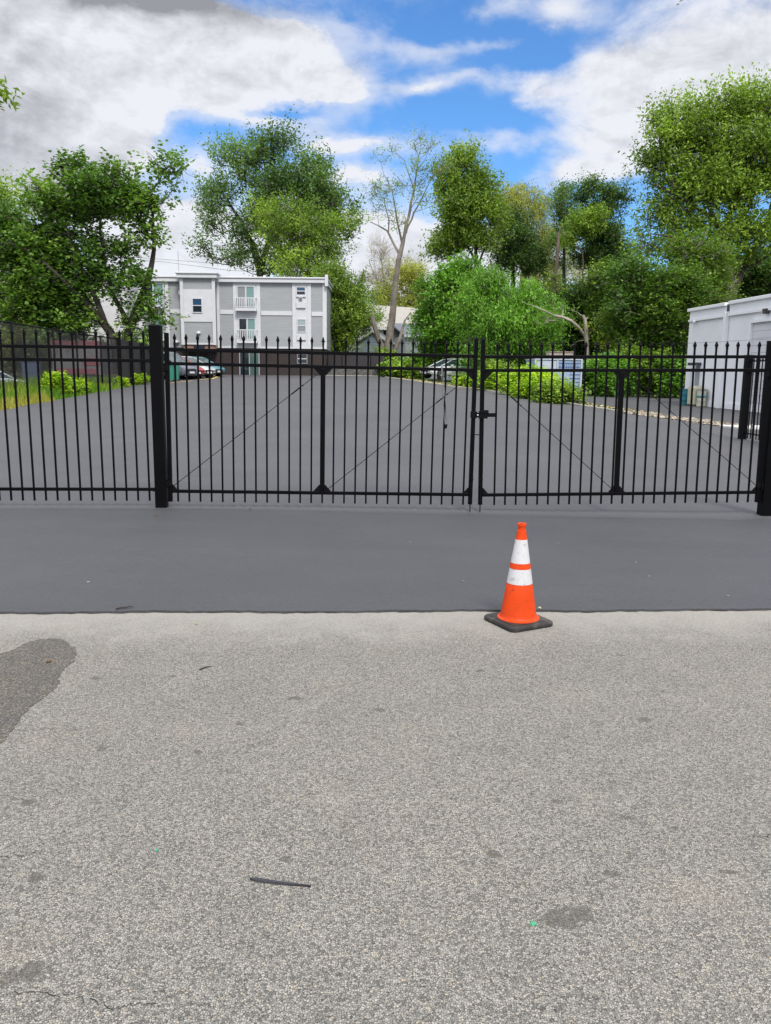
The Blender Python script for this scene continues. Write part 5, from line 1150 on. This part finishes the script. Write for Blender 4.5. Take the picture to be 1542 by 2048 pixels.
tree('locust_tree', 'yellow-green airy tree before the broad dark tree, above the apartment roof', 77, (620, 745),
     [[(620, 745, 0, .35), (622, 620, 0, .28), (618, 540, 0, .22), (600, 480, 0, .12), (585, 430, 0, .06)], [(620, 560, 0, .2), (650, 500, .5, .12), (670, 450, .5, .06)], [(618, 555, 0, .15), (570, 500, 0, .10), (540, 450, 0, .05)]],
     [(580, 430, 55, 28, 1), (555, 470, 45, 40, 1), (620, 470, 55, 50, 1), (665, 480, 38, 50, .9), (600, 530, 75, 40, 1), (650, 545, 45, 35, 1), (530, 425, 20, 14, .6)],
     LM['yellow'], B_brown, n=330, csz=1.0, lsz=.20, n_sh=8, n_lf=8, up=.45, spread=.8, tone=(-.15, .9), seed=22)
tree('roadside_tree', 'mid green tree filling the gap right of the apartment block', 72, (675, 748), [[(675, 748, 0, .3), (678, 650, 0, .22), (680, 580, 0, .1)]],
     [(680, 590, 40, 45, 1), (690, 640, 45, 50, 1), (672, 680, 40, 40, 1), (715, 620, 28, 40, .8), (670, 560, 20, 20, .8)], LM['mid'], B_dark, n=260, csz=.9, lsz=.22, n_sh=9, n_lf=9, tone=(.0, .8), seed=23)
tree('roadside_tree', 'small yellow-green tree beside the garage roof', 88, (735, 745), [[(735, 745, 0, .2), (728, 650, 0, .14), (725, 600, 0, .06)]],
     [(728, 600, 28, 34, 1), (742, 640, 20, 24, .7)], LM['yellow'], B_brown, n=70, csz=.9, lsz=.17, n_sh=6, n_lf=7, tone=(.1, .7), seed=24)
# the tall sparse tree
tree('sparse_tree', 'tall half-bare tree with a pale curved trunk beside the gabled house', 70, (772, 752),
     [[(772, 752, 0, 0.400), (776, 700, 0, 0.368), (784, 640, 0, 0.304), (790, 580, 0, 0.240), (797, 520, 0, 0.216), (801, 505, 0, 0.208), (809, 470, 0, 0.136), (820, 420, .3, 0.112), (829, 370, .5, 0.080), (835, 330, .5, 0.048), (842, 295, .6, 0.024)],
      [(799, 508, 0, 0.120), (786, 485, 0, 0.096), (775, 462, 0, 0.080), (758, 452, -.4, 0.056), (741, 444, -.6, 0.032)], [(777, 466, 0, 0.072), (778, 440, -.3, 0.048), (770, 410, -.5, 0.032)],
      [(805, 490, 0, 0.104), (797, 455, -.3, 0.080), (791, 420, -.5, 0.064), (784, 380, -.8, 0.040), (768, 350, -.8, 0.024), (762, 325, -.8, 0.016)], [(812, 465, .2, 0.088), (828, 425, .8, 0.072), (840, 405, 1, 0.056), (862, 360, 1.2, 0.032), (880, 330, 1.2, 0.016)],
      [(826, 372, .5, 0.056), (818, 350, .3, 0.040), (808, 320, .2, 0.024)], [(832, 345, .5, 0.040), (850, 320, .6, 0.024), (858, 300, .6, 0.016)],
      [(772, 735, -.3, 0.272), (762, 690, -.5, 0.240), (752, 660, -.7, 0.216), (744, 633, -.8, 0.200)], [(780, 735, .2, 0.208), (790, 700, .5, 0.176), (802, 670, .8, 0.144), (810, 640, 1, 0.080), (822, 625, 1, 0.040)]],
     [(765, 385, 30, 26, 1.5), (750, 410, 22, 24, 1.2), (770, 300, 28, 24, .5), (840, 300, 28, 28, .6), (830, 350, 45, 40, .5), (870, 340, 22, 30, .5), (850, 400, 30, 40, .5), (790, 350, 40, 40, .4), (770, 430, 35, 25, .6), (800, 430, 30, 30, .3)],
     LM['yellow'], B_grey, n=120, csz=.75, lsz=.15, n_sh=4, n_lf=6, up=.4, spread=.9, tone=(.0, .8), twr=.010, seed=31, depth=.7)
tree('bare_tree', 'pale budding tree without leaves behind the curved trunk', 112, (765, 745), [[(765, 745, 0, .3), (768, 620, 0, .22), (768, 560, 0, .12), (762, 510, 0, .06)], [(768, 600, 0, .14), (790, 560, 0, .08), (800, 530, 0, .04)], [(768, 590, 0, .12), (748, 550, 0, .07), (738, 520, 0, .04)]],
     [(765, 520, 40, 35, 1), (745, 560, 28, 40, 1), (790, 550, 35, 40, 1), (815, 540, 22, 30, .8), (770, 590, 40, 30, .7)], LM['pale'], B_pale, n=60, csz=1.3, lsz=.10, n_sh=5, n_lf=5, leafless=True, twr=.018, seed=32)
tree('roadside_tree', 'rounded olive-green tree behind the gabled house roof', 104, (815, 745), [[(815, 745, 0, .3), (815, 640, 0, .2), (815, 580, 0, .1)]],
     [(815, 580, 38, 38, 1), (790, 600, 30, 30, 1), (845, 600, 40, 50, 1), (770, 612, 22, 18, .7), (820, 545, 18, 12, .7)], LM['olive'], B_brown, n=180, csz=1.2, lsz=.26, n_sh=9, n_lf=8, tone=(.0, .7), seed=33)
# centre right group
tree('tall_tree', 'tall narrow mid green tree right of the sparse tree, its top fraying against blue sky', 76, (952, 750),
     [[(952, 750, 0, .35), (953, 650, 0, .28), (953, 560, 0, .22), (952, 480, 0, .14), (945, 400, 0, .07)], [(953, 530, 0, .14), (930, 480, 0, .09), (905, 440, 0, .05)], [(953, 540, 0, .12), (968, 500, 0, .09), (980, 460, 0, .05)]],
     [(935, 335, 28, 24, .9), (910, 375, 32, 35, .9), (950, 370, 32, 40, 1), (930, 430, 60, 45, 1.1), (985, 430, 28, 45, .9), (910, 480, 45, 30, .9), (975, 490, 35, 30, .7), (890, 500, 28, 28, .7), (930, 320, 14, 14, .6), (955, 325, 10, 14, .6)],
     LM['mid'], B_dark, n=390, csz=.90, lsz=.24, n_sh=9, n_lf=9, up=.9, spread=.6, L=1.5, tone=(.0, .95), seed=41)
tree('maple_tree', 'dense bright green maple low beside the gabled house, over the silver sedan', 64, (880, 752),
     [[(880, 752, 0, .25), (882, 680, 0, .18), (884, 620, 0, .1)]],
     [(878, 590, 34, 42, 1), (910, 560, 42, 38, 1), (868, 650, 32, 40, 1), (900, 650, 60, 60, 1), (890, 715, 50, 30, 1), (930, 600, 40, 50, .9), (935, 530, 30, 30, .7)],
     LM['bright'], B_brown, n=430, csz=.8, lsz=.20, n_sh=9, n_lf=9, tone=(.0, .75), up=.3, seed=42, aspect=.75, flat=.65)
tree('drooping_tree', 'bright green tree with drooping foliage behind the latch stiles', 58, (1010, 760),
     [[(1010, 760, 0, .22), (1005, 700, 0, .18), (1000, 640, 0, .12), (995, 590, 0, .07)]],
     [(950, 610, 34, 40, 1), (990, 585, 36, 34, .8), (1060, 620, 45, 45, 1), (1000, 650, 70, 55, 1.1), (1070, 680, 45, 40, .9), (960, 690, 40, 40, .9), (1090, 640, 25, 40, .7), (985, 550, 25, 20, .7), (1020, 715, 60, 35, .8)],
     LM['bright'], B_brown, n=400, csz=.75, lsz=.20, n_sh=8, n_lf=10, up=-.05, droop=.55, spread=.8, L=1.4, tone=(.05, .8), seed=43, aspect=.4, flat=.3)
tree('willow_tree', 'olive weeping willow standing behind the darker trees right of centre', 92, (1045, 750),
     [[(1045, 750, 0, .45), (1045, 600, 0, .35), (1048, 500, 0, .25), (1050, 430, 0, .1)]],
     [(1045, 400, 62, 34, 1.6), (1005, 425, 34, 44, 1.2), (1080, 440, 35, 50, 1), (1050, 450, 55, 40, 1), (1090, 500, 28, 60, .8), (1130, 520, 25, 50, .7), (1150, 580, 25, 50, .7), (1080, 560, 40, 60, .8)],
     LM['olive'], B_brown, n=330, csz=1.15, lsz=.21, n_sh=9, n_lf=14, up=.05, droop=.42, spread=.45, L=1.9, tone=(.0, .6), seed=44, aspect=.28, flat=.2)
tree('dark_tree', 'dark green tree with white sky showing under its branches, in front of the willow', 82, (1030, 750),
     [[(1030, 750, 0, .35), (1028, 620, 0, .28), (1026, 560, 0, .22), (1024, 500, 0, .12)], [(1030, 600, 0, .18), (1050, 560, 0, .12), (1060, 520, 0, .06)], [(1028, 600, 0, .16), (1004, 550, 0, .10), (988, 490, 0, .06)]],
     [(1025, 450, 35, 25, 1), (1035, 490, 50, 35, 1), (1005, 520, 30, 24, .8), (1060, 530, 35, 26, .9), (1030, 540, 40, 18, .6)],
     LM['deep'], B_dark, n=210, csz=.95, lsz=.22, n_sh=9, n_lf=8, tone=(.1, .8), seed=45)
tree('slender_tree', 'slender blue-green tree top rising just right of the willow', 80, (1128, 750),
     [[(1128, 750, 0, .22), (1128, 560, 0, .18), (1128, 440, 0, .08), (1128, 370, 0, .03)]],
     [(1128, 375, 16, 22, .8), (1125, 410, 25, 30, 1), (1135, 450, 30, 35, 1), (1120, 500, 25, 35, .7)],
     LM['blue'], B_brown, n=130, csz=.75, lsz=.17, n_sh=7, n_lf=8, up=.6, tone=(.2, .9), seed=46)
tree('dark_tree', 'dark tree with a sunlit golden-green shoulder right of the slender tree', 77, (1180, 750),
     [[(1180, 750, 0, .35), (1180, 600, 0, .28), (1180, 520, 0, .2), (1182, 450, 0, .1)]],
     [(1188, 385, 24, 20, 1), (1225, 400, 16, 26, .9), (1200, 425, 35, 28, 1), (1205, 480, 42, 38, 1.1), (1190, 520, 45, 24, .9), (1165, 400, 20, 20, .6), (1160, 450, 22, 30, .7), (1235, 515, 16, 16, .5)],
     LM['deep'], B_dark, n=330, csz=.85, lsz=.22, n_sh=9, n_lf=8, tone=(.1, .9), seed=47)
tree('golden_shrub_tree', 'golden-green leafy branch mass in front of the dark tree', 74, (1168, 750),
     [[(1168, 750, 0, .14), (1166, 600, 0, .1), (1165, 500, 0, .06)]], [(1185, 435, 32, 14, 1), (1165, 455, 30, 18, 1), (1135, 470, 20, 18, .8), (1150, 440, 24, 14, .7)], LM['yellow'], B_brown, n=90, csz=.7, lsz=.19, n_sh=7, n_lf=8, tone=(.2, .9), seed=48)  # separate yellow leaf mass: sunlight on the dark tree put into leaf colour
# bare leaning trunks
tree('leaning_trunk', 'tall thin grey trunk with few leaves leaning before the woods', 62, (1096, 765),
     [[(1096, 765, 0, .14), (1100, 700, 0, .13), (1103, 640, 0, .15), (1108, 590, 0, .16), (1112, 540, 0, .14), (1116, 490, 0, .12), (1116, 465, 0, .11)], [(1116, 470, 0, .06), (1122, 455, 0, .03)], [(1115, 475, 0, .035), (1135, 464, .2, .02)], [(1105, 600, -.2, .07), (1090, 578, -.5, .05), (1060, 560, -1, .035), (1028, 545, -1.5, .02)]],
     [(1112, 560, 14, 40, .6), (1100, 640, 18, 40, .7)], LM['mid'], B_brown, n=22, csz=.5, lsz=.16, n_sh=5, n_lf=6, seed=51)
tree('broken_tree', 'broken pale leaning tree with one long arching limb and a snapped top', 55, (1175, 765),
     [[(1175, 765, 0, 0.136), (1174, 700, 0, 0.136), (1173, 680, 0, 0.132), (1172, 655, 0, 0.120), (1170, 640, 0, 0.112), (1166, 631, 0, 0.096)], [(1170, 672, 0, 0.096), (1158, 655, -.3, 0.096), (1143, 642, -.5, 0.096), (1125, 634, -.7, 0.080), (1108, 631, -.9, 0.064), (1090, 622, -1.2, 0.048), (1068, 612, -1.5, 0.036), (1045, 604, -2, 0.016)],
      [(1168, 634, 0, 0.056), (1160, 629, 0, 0.040), (1156, 625, 0, 0.024)], [(1171, 680, 0, 0.040), (1156, 682, .3, 0.024), (1140, 693, .5, 0.016)], [(1168, 640, 0, 0.064), (1175, 636, .1, 0.056)]],
     [(1095, 640, 25, 12, .6), (1130, 622, 20, 6, .4)], LM['bright'], B_pale, n=16, csz=.5, lsz=.16, n_sh=5, n_lf=6, seed=52)
# understory and saplings at the right
def sap(label, Y, bx, lobes, lm, trunk, seed, n=200, lsz=.19, csz=.7, bk=None, nm='sapling', tone=(.0, .8), **k):
    return tree(nm, label, Y, (bx, 765), [[(bx, 765, 0, .10)] + trunk], lobes, LM[lm], bk or B_brown, n=n, csz=csz, lsz=lsz, n_sh=8, n_lf=8, up=.1, tone=tone, seed=seed, group='trees of the woods behind the lot', flat=.7, aspect=.7, **k)
sap('shady understory tree behind the broken pale limb', 66, 1140, [(1120, 610, 45, 50, 1), (1150, 660, 50, 55, 1), (1100, 700, 50, 45, 1), (1180, 590, 35, 40, .8)], 'deep', [(1140, 680, 0, .09), (1138, 600, 0, .05)], 61, n=330, lsz=.23, csz=.85)
sap('olive speckled small tree behind the snapped top', 64, 1205, [(1210, 560, 35, 35, 1), (1200, 620, 40, 45, 1), (1220, 680, 40, 45, 1)], 'gold', [(1205, 660, 0, .08), (1206, 580, 0, .04)], 62, n=240, lsz=.17, csz=.75, tone=(-.1, .55))
sap('light green sapling with a thin upright pale stem', 54, 1276, [(1270, 560, 38, 40, 1), (1265, 620, 45, 45, 1), (1300, 640, 45, 50, 1), (1280, 690, 45, 35, .9)], 'maple', [(1277, 690, 0, .06), (1284, 620, 0, .05), (1287, 550, 0, .03)], 63, n=360, lsz=.20, bk=B_pale, csz=.75, tone=(.2, 1.))
sap('small tree flecked with yellow leaves in front of the dark woods', 56, 1230, [(1225, 650, 28, 40, 1), (1245, 610, 20, 30, .6), (1240, 690, 25, 25, .6)], 'gold', [(1232, 700, 0, .05), (1235, 640, 0, .03)], 64, n=90, lsz=.16, tone=(.1, 1.), csz=.6)
sap('dull olive shrub-like tree against the side of the white building', 52, 1340, [(1340, 600, 35, 45, 1), (1350, 660, 35, 50, 1), (1335, 560, 26, 34, .6), (1370, 580, 30, 34, .8)], 'gold', [(1340, 680, 0, .07), (1342, 600, 0, .04)], 65, n=300, lsz=.18, tone=(-.1, .45))
sap('tall sapling with a curved pale trunk rising above the white building corner', 56, 1394, [(1400, 490, 30, 26, 1), (1425, 520, 32, 36, 1), (1390, 560, 32, 36, 1), (1370, 500, 26, 24, .8), (1450, 560, 30, 34, .9), (1430, 600, 30, 20, .8)], 'yellow', [(1394, 620, 0, .15), (1398, 580, 0, .14), (1405, 555, 0, .13), (1411, 520, 0, .08), (1415, 495, 0, .05)], 66, n=190, lsz=.16, bk=B_pale, tone=(-.2, .35))
sap('dark tree filling the woods above the storage building', 70, 1480, [(1480, 560, 55, 40, 1), (1430, 590, 55, 40, 1), (1530, 560, 55, 60, 1), (1400, 640, 40, 60, 1), (1370, 600, 40, 60, .9)], 'deep', [(1480, 650, 0, .15), (1482, 560, 0, .07)], 67, n=430, lsz=.28, csz=1.1, tone=(-.1, .6))
sap('deep green understory tree at the foot of the woods, left part', 70, 1060, [(1060, 690, 70, 45, 1), (980, 710, 60, 35, 1), (1150, 710, 60, 40, 1), (1060, 640, 60, 40, .7)], 'deep', [(1060, 700, 0, .1), (1060, 660, 0, .05)], 68, n=360, lsz=.26, csz=1.0, tone=(-.1, .5))
sap('deep green understory tree at the foot of the woods, right part', 70, 1290, [(1290, 700, 75, 45, 1), (1340, 640, 60, 55, 1), (1240, 620, 55, 60, 1)], 'deep', [(1290, 700, 0, .1), (1290, 640, 0, .05)], 69, n=430, lsz=.26, csz=1.0, tone=(-.1, .5))
# far backdrop trees, each its own
for i, (px, top, w, Y) in enumerate([(895, 620, 70, 108), (985, 600, 75, 112), (1085, 590, 80, 106), (1190, 570, 80, 110), (1290, 560, 80, 104), (1400, 540, 90, 108), (1510, 520, 90, 105), (690, 640, 60, 120), (30, 560, 80, 90), (130, 580, 80, 92)]):
    tree('woodland_tree', ['deep green background tree behind the silver sedan', 'deep green background tree behind the latch stiles', 'deep green background tree behind the leaning grey trunk', 'deep green background tree behind the snapped pale tree', 'deep green background tree behind the thin-stemmed sapling', 'deep green background tree behind the corner of the white building', 'deep green background tree at the right edge of the woods', 'background tree low behind the garage', 'background tree far behind the left maple, at the picture edge', 'background tree far behind the left maple, nearer the apartment block'][i], Y, (px, 745),
         [[(px, 745, 0, .3), (px+3, 680, 0, .2), (px, top+40, 0, .08)]], [(px, (top+745)/2-10, w, (745-top)/2, 1), (px-w*.4, (top+745)/2+15, w*.7, (745-top)/2.3, .7), (px+w*.4, (top+745)/2+10, w*.7, (745-top)/2.2, .7)], LM['deep'], B_dark, n=170, csz=2.0, lsz=.50, n_sh=8, n_lf=8, tone=(-.2, .45), seed=80+i, group='far trees closing the view')
# the huge tree at the right
tree('cottonwood_tree', 'huge mid green tree with upturned shoots towering over the storage building', 62, (1450, 765),
     [[(1450, 765, 0, .55), (1462, 620, 0, .48), (1458, 560, 0, .42), (1450, 500, 0, .34), (1452, 460, 0, .28), (1470, 400, .5, .20), (1480, 330, .5, .12), (1490, 250, .5, .06)],
      [(1452, 480, 0, .25), (1425, 430, -.5, .18), (1400, 360, -.5, .12), (1380, 290, -.5, .06)], [(1454, 470, 0, .22), (1500, 410, 1, .16), (1530, 330, 1, .10), (1545, 240, 1, .05)],
      [(1450, 510, 0, .16), (1400, 497, -1, .11), (1350, 475, -1.5, .08), (1305, 468, -2, .04)], [(1460, 600, 0, .3), (1495, 520, 1, .22), (1535, 440, 1.5, .16), (1560, 350, 1.5, .1)], [(1430, 440, -.5, .12), (1370, 400, -1, .08), (1310, 370, -1.5, .04)]],
     [(1422, 237, 75, 40, 1), (1502, 222, 60, 40, 1), (1372, 282, 60, 45, 1), (1332, 352, 50, 50, 1), (1452, 312, 90, 60, 1.1), (1522, 312, 60, 60, 1), (1402, 392, 80, 55, 1.1), (1322, 422, 42, 40, .9), (1492, 402, 70, 50, .8), (1562, 252, 35, 60, .9), (1562, 382, 40, 70, .8),
      (1372, 462, 70, 40, .9), (1452, 472, 70, 40, .8), (1522, 492, 60, 50, .8), (1312, 502, 40, 26, .45), (1402, 532, 70, 35, .7), (1572, 482, 40, 60, .9), (1307, 322, 22, 30, .6), (1322, 247, 18, 18, .5), (1597, 322, 40, 130, .8), (1559, 182, 18, 16, .5), (1492, 192, 20, 14, .6)],
     LM['mid'], B_dark, n=860, csz=.90, lsz=.235, n_sh=8, n_lf=9, up=.9, spread=.55, L=1.7, tone=(.05, 1.05), twr=.018, seed=71, depth=.8)

# shrubs
def shrub(nm, label, px, py, Y, rx, ry, lm, n, seed, csz=.35, lsz=.12, group=None, tone=(.1, .9), lobes=None, base=None, cat='shrub', n_sh=6, n_lf=7, **k):
    ls = lobes or [(px, py, rx, ry, 1), (px-rx*.5, py+ry*.3, rx*.55, ry*.7, .7), (px+rx*.5, py+ry*.3, rx*.55, ry*.7, .7)]
    return tree(nm, label, Y, (px, 780), [[(px, 800, 0, .03), (px, py+ry*.4, 0, .02)]], ls, LM[lm], B_brown, n=n, csz=csz, lsz=lsz, n_sh=n_sh, n_lf=n_lf, up=.25, tone=tone, seed=seed, cat=cat, group=group, shell=.45, flat=.7, twr=.006, aspect=.7, depth=k.pop('depth', 1.3), **k)
gk = 'leafy shrubs along the kerb'
for i, (px, py, Y, rx, ry, lm, n, lab) in enumerate([
    (1040, 768, 41.5, 38, 17, 'lime', 120, 'yellow-green shrub along the kerb just right of the latch stiles'),
    (1080, 778, 38.5, 36, 19, 'lime', 170, 'tall yellow-green shrub in front of the pale blue container, left half'),
    (1118, 796, 35.5, 26, 13, 'yellow', 130, 'spreading green-gold shrub at the near tip of the leafy bed'),
    (1070, 756, 43.5, 34, 16, 'lime', 110, 'yellow-green shrub reaching up to the left end of the container'),
    (990, 762, 45.5, 30, 12, 'lime', 90, 'low yellow-green shrub between the silver sedan and the latch stiles'),
    (938, 769, 50.0, 22, 4, 'lime', 45, 'low yellow-green plants in front of the rear wheel of the silver sedan'),
    (815, 742, 62, 22, 10, 'yellow', 60, 'small yellow-green shrub left of the silver sedan bonnet'),
    (785, 744, 64, 18, 9, 'yellow', 50, 'small yellow-green shrub beside the end of the back fence'),
    (770, 722, 67, 14, 26, 'mid', 70, 'ivy-covered shrub at the foot of the curved trunk'),
    (845, 728, 64, 26, 16, 'bright', 80, 'green shrub behind the bonnet of the silver sedan'),
    (905, 722, 66, 40, 14, 'lime', 110, 'bright shrub behind the roof of the silver sedan'),
    (1000, 742, 50, 36, 16, 'mid', 90, 'mid green shrub behind the lime shrubs, right of the latch stiles')]):
    shrub('kerbside_shrub', lab, px, py, Y, rx, ry, lm, n, 100+i, group=gk, csz=.34 if Y < 55 else .5, lsz=.13 if Y < 55 else .2)
gh = 'hedge plants along the side drive'
for i, (px, py, Y, rx, ry, lm, n, lab) in enumerate([
    (1198, 757, 48.5, 24, 34, 'bright', 170, 'leafy green plant of the hedge touching the right end of the container'),
    (1225, 748, 50, 34, 44, 'bright', 230, 'tall leafy plant of the hedge right of the container'),
    (1268, 742, 51, 34, 44, 'yellow', 230, 'yellow-topped plant of the hedge behind the right gate upright'),
    (1312, 745, 50.5, 34, 44, 'yellow', 230, 'yellow-topped plant of the hedge left of the storage building corner'),
    (1350, 750, 49, 30, 42, 'bright', 200, 'leafy plant of the hedge right against the storage building')]):
    shrub('hedge_plant', lab, px, py, Y, rx, ry, lm, n, 120+i, group=gh, csz=.42, lsz=.17, tone=(-.1, .6))
gw = 'yellow-green weeds along the left fence'
for i, (px, py, Y, rx, ry, n, lab) in enumerate([
    (112, 772, 33.5, 22, 24, 170, 'tall yellow-green weed clump under the chain-link fence'),
    (140, 783, 34.5, 18, 14, 90, 'lower yellow-green weed clump right of the tall one'),
    (162, 778, 36, 9, 14, 50, 'narrow yellow-green weed at the right end of the grass strip'),
    (240, 766, 42, 12, 7, 34, 'low weed at the foot of the dark board fence, left'),
    (264, 762, 44.5, 9, 10, 30, 'upright weed at the foot of the dark board fence, middle'),
    (285, 768, 45.5, 12, 5, 30, 'low weed at the foot of the dark board fence, beside the gate post')]):
    shrub('weed_clump', lab, px, py, Y, rx, ry, 'lime', n, 140+i, group=gw, csz=.17, lsz=.085)
# olive bank and hedge beyond the chain-link at the left
shrub('hedge', 'olive hedge beyond the chain-link fence at the left edge', 70, 690, 56, 90, 40, 'olive', 300, 160, csz=.7, lsz=.26, tone=(.0, .4), depth=.5)

# grass strip along the left edge of the lot
def grass():
    r = np.random.default_rng(5); n = 34000; yy = r.uniform(20, 47, n); yy = 20+(yy-20)**1.0
    x1 = np.array([lx(y) for y in yy]); x0 = x1-2.6; x = x0+(x1-x0)*r.random(n)**.8; x = x1-(x1-x)*1.0
    x = x + r.normal(size=n)*.05; z = np.array([H(a, b_) for a, b_ in zip(x, yy)]); dx = x1-x
    h = r.uniform(.16, .42, n)*(1+1.1*np.clip((dx-.4)/1.0, 0, 1))*(1-.5*np.clip((yy-38)/6, 0, 1)); h[dx < .25] *= .45
    a = r.uniform(0, 6.28, n); w = r.uniform(.012, .028, n); lean = r.normal(size=(n, 2))*.3*h[:, None]
    bx = np.cos(a)*w; by = np.sin(a)*w
    V = np.stack([np.stack([x-bx, yy-by, z-.05], 1), np.stack([x+bx, yy+by, z-.05], 1), np.stack([x+lean[:, 0], yy+lean[:, 1], z+h], 1)], 1).reshape(-1, 3)
    tn = np.clip(r.normal(size=n)*.2+.45+.3*(np.sin(x*2.1)+np.sin(yy*1.3))*.4, 0, 1); tn[(dx < .5) & (yy < 31)] = 1
    m = leaf_mat('grass_blades', (.05, .13, .008), (.12, .22, .014), (.30, .26, .06), .3, 1.1)
    o = fast_mesh('grass', V, None, 3, m, None, tn); tag(o, 'uncut green grass strip between the lot and the chain-link fence', 'grass', kind='stuff')
grass()
# leaf litter along the kerb bed
def litter():
    r = np.random.default_rng(9); n = 5200; yy = r.uniform(30, 60, n); x1 = np.array([kx(y) for y in yy])+.15; x = x1+r.random(n)**1.6*1.6; z = np.array([H(a, b_) for a, b_ in zip(x, yy)])
    pos = np.stack([x, yy, z+r.uniform(0, .05, n)-.02], 1); s = r.uniform(.03, .08, n)[:, None]; a = unit(r.normal(size=(n, 3))*[1, 1, .3]); b_ = unit(np.cross(a, unit(r.normal(size=(n, 3))*.4+[0, 0, 1])))
    V = np.stack([pos-a*s, pos-b_*s*.6, pos+a*s, pos+b_*s*.6], 1).reshape(-1, 3); tn = r.random(n)
    m = leaf_mat('leaf_litter', (.16, .10, .04), (.36, .26, .12), (.50, .44, .24), .1, 1.); o = fast_mesh('leaf_litter', V, None, 4, m, None, tn); tag(o, 'brown and tan leaf litter strewn behind the curved kerb', 'leaf litter', kind='stuff')
litter()
# overhead foliage just entering the frame
def branch(name, label, pts, Y, n, seed, lm='mid', lsz=.05):
    global rng
    rng = np.random.default_rng(seed); P = [at(p[0], p[1], Y) for p in pts]; root = empty(name, P[0], 0, label, 'branch'); b = MB().tube([p-P[0] for p in P], [.012-.008*i/(len(P)-1) for i in range(len(P))], 6); b.build('stem', B_brown, root, smooth=True)
    C = np.array([list(P[-1]-P[0]) for _ in range(n)])+rng.normal(size=(n, 3))*[.05, .05, .07]
    V, tn = leaves(C, unit(rng.normal(size=(n, 3))), np.full(n, .07), 3, 3, lsz, 0, 0, .7, 1., np.full(n, .5), aspect=.35); fast_mesh('leaves', V, None, 4, LM[lm], root, tn)
branch('hanging_branch', 'leafy twig tip poking in at the left edge of the sky', [(-260, 120), (-120, 150), (-30, 175), (-6, 190)], 9, 14, 3, 'mid', .09)
branch('hanging_branch', 'tiny dark twig tip hanging in at the top edge, right of centre', [(1420, -60), (1390, -25), (1366, -4)], 9, 2, 4, 'deep', .05)
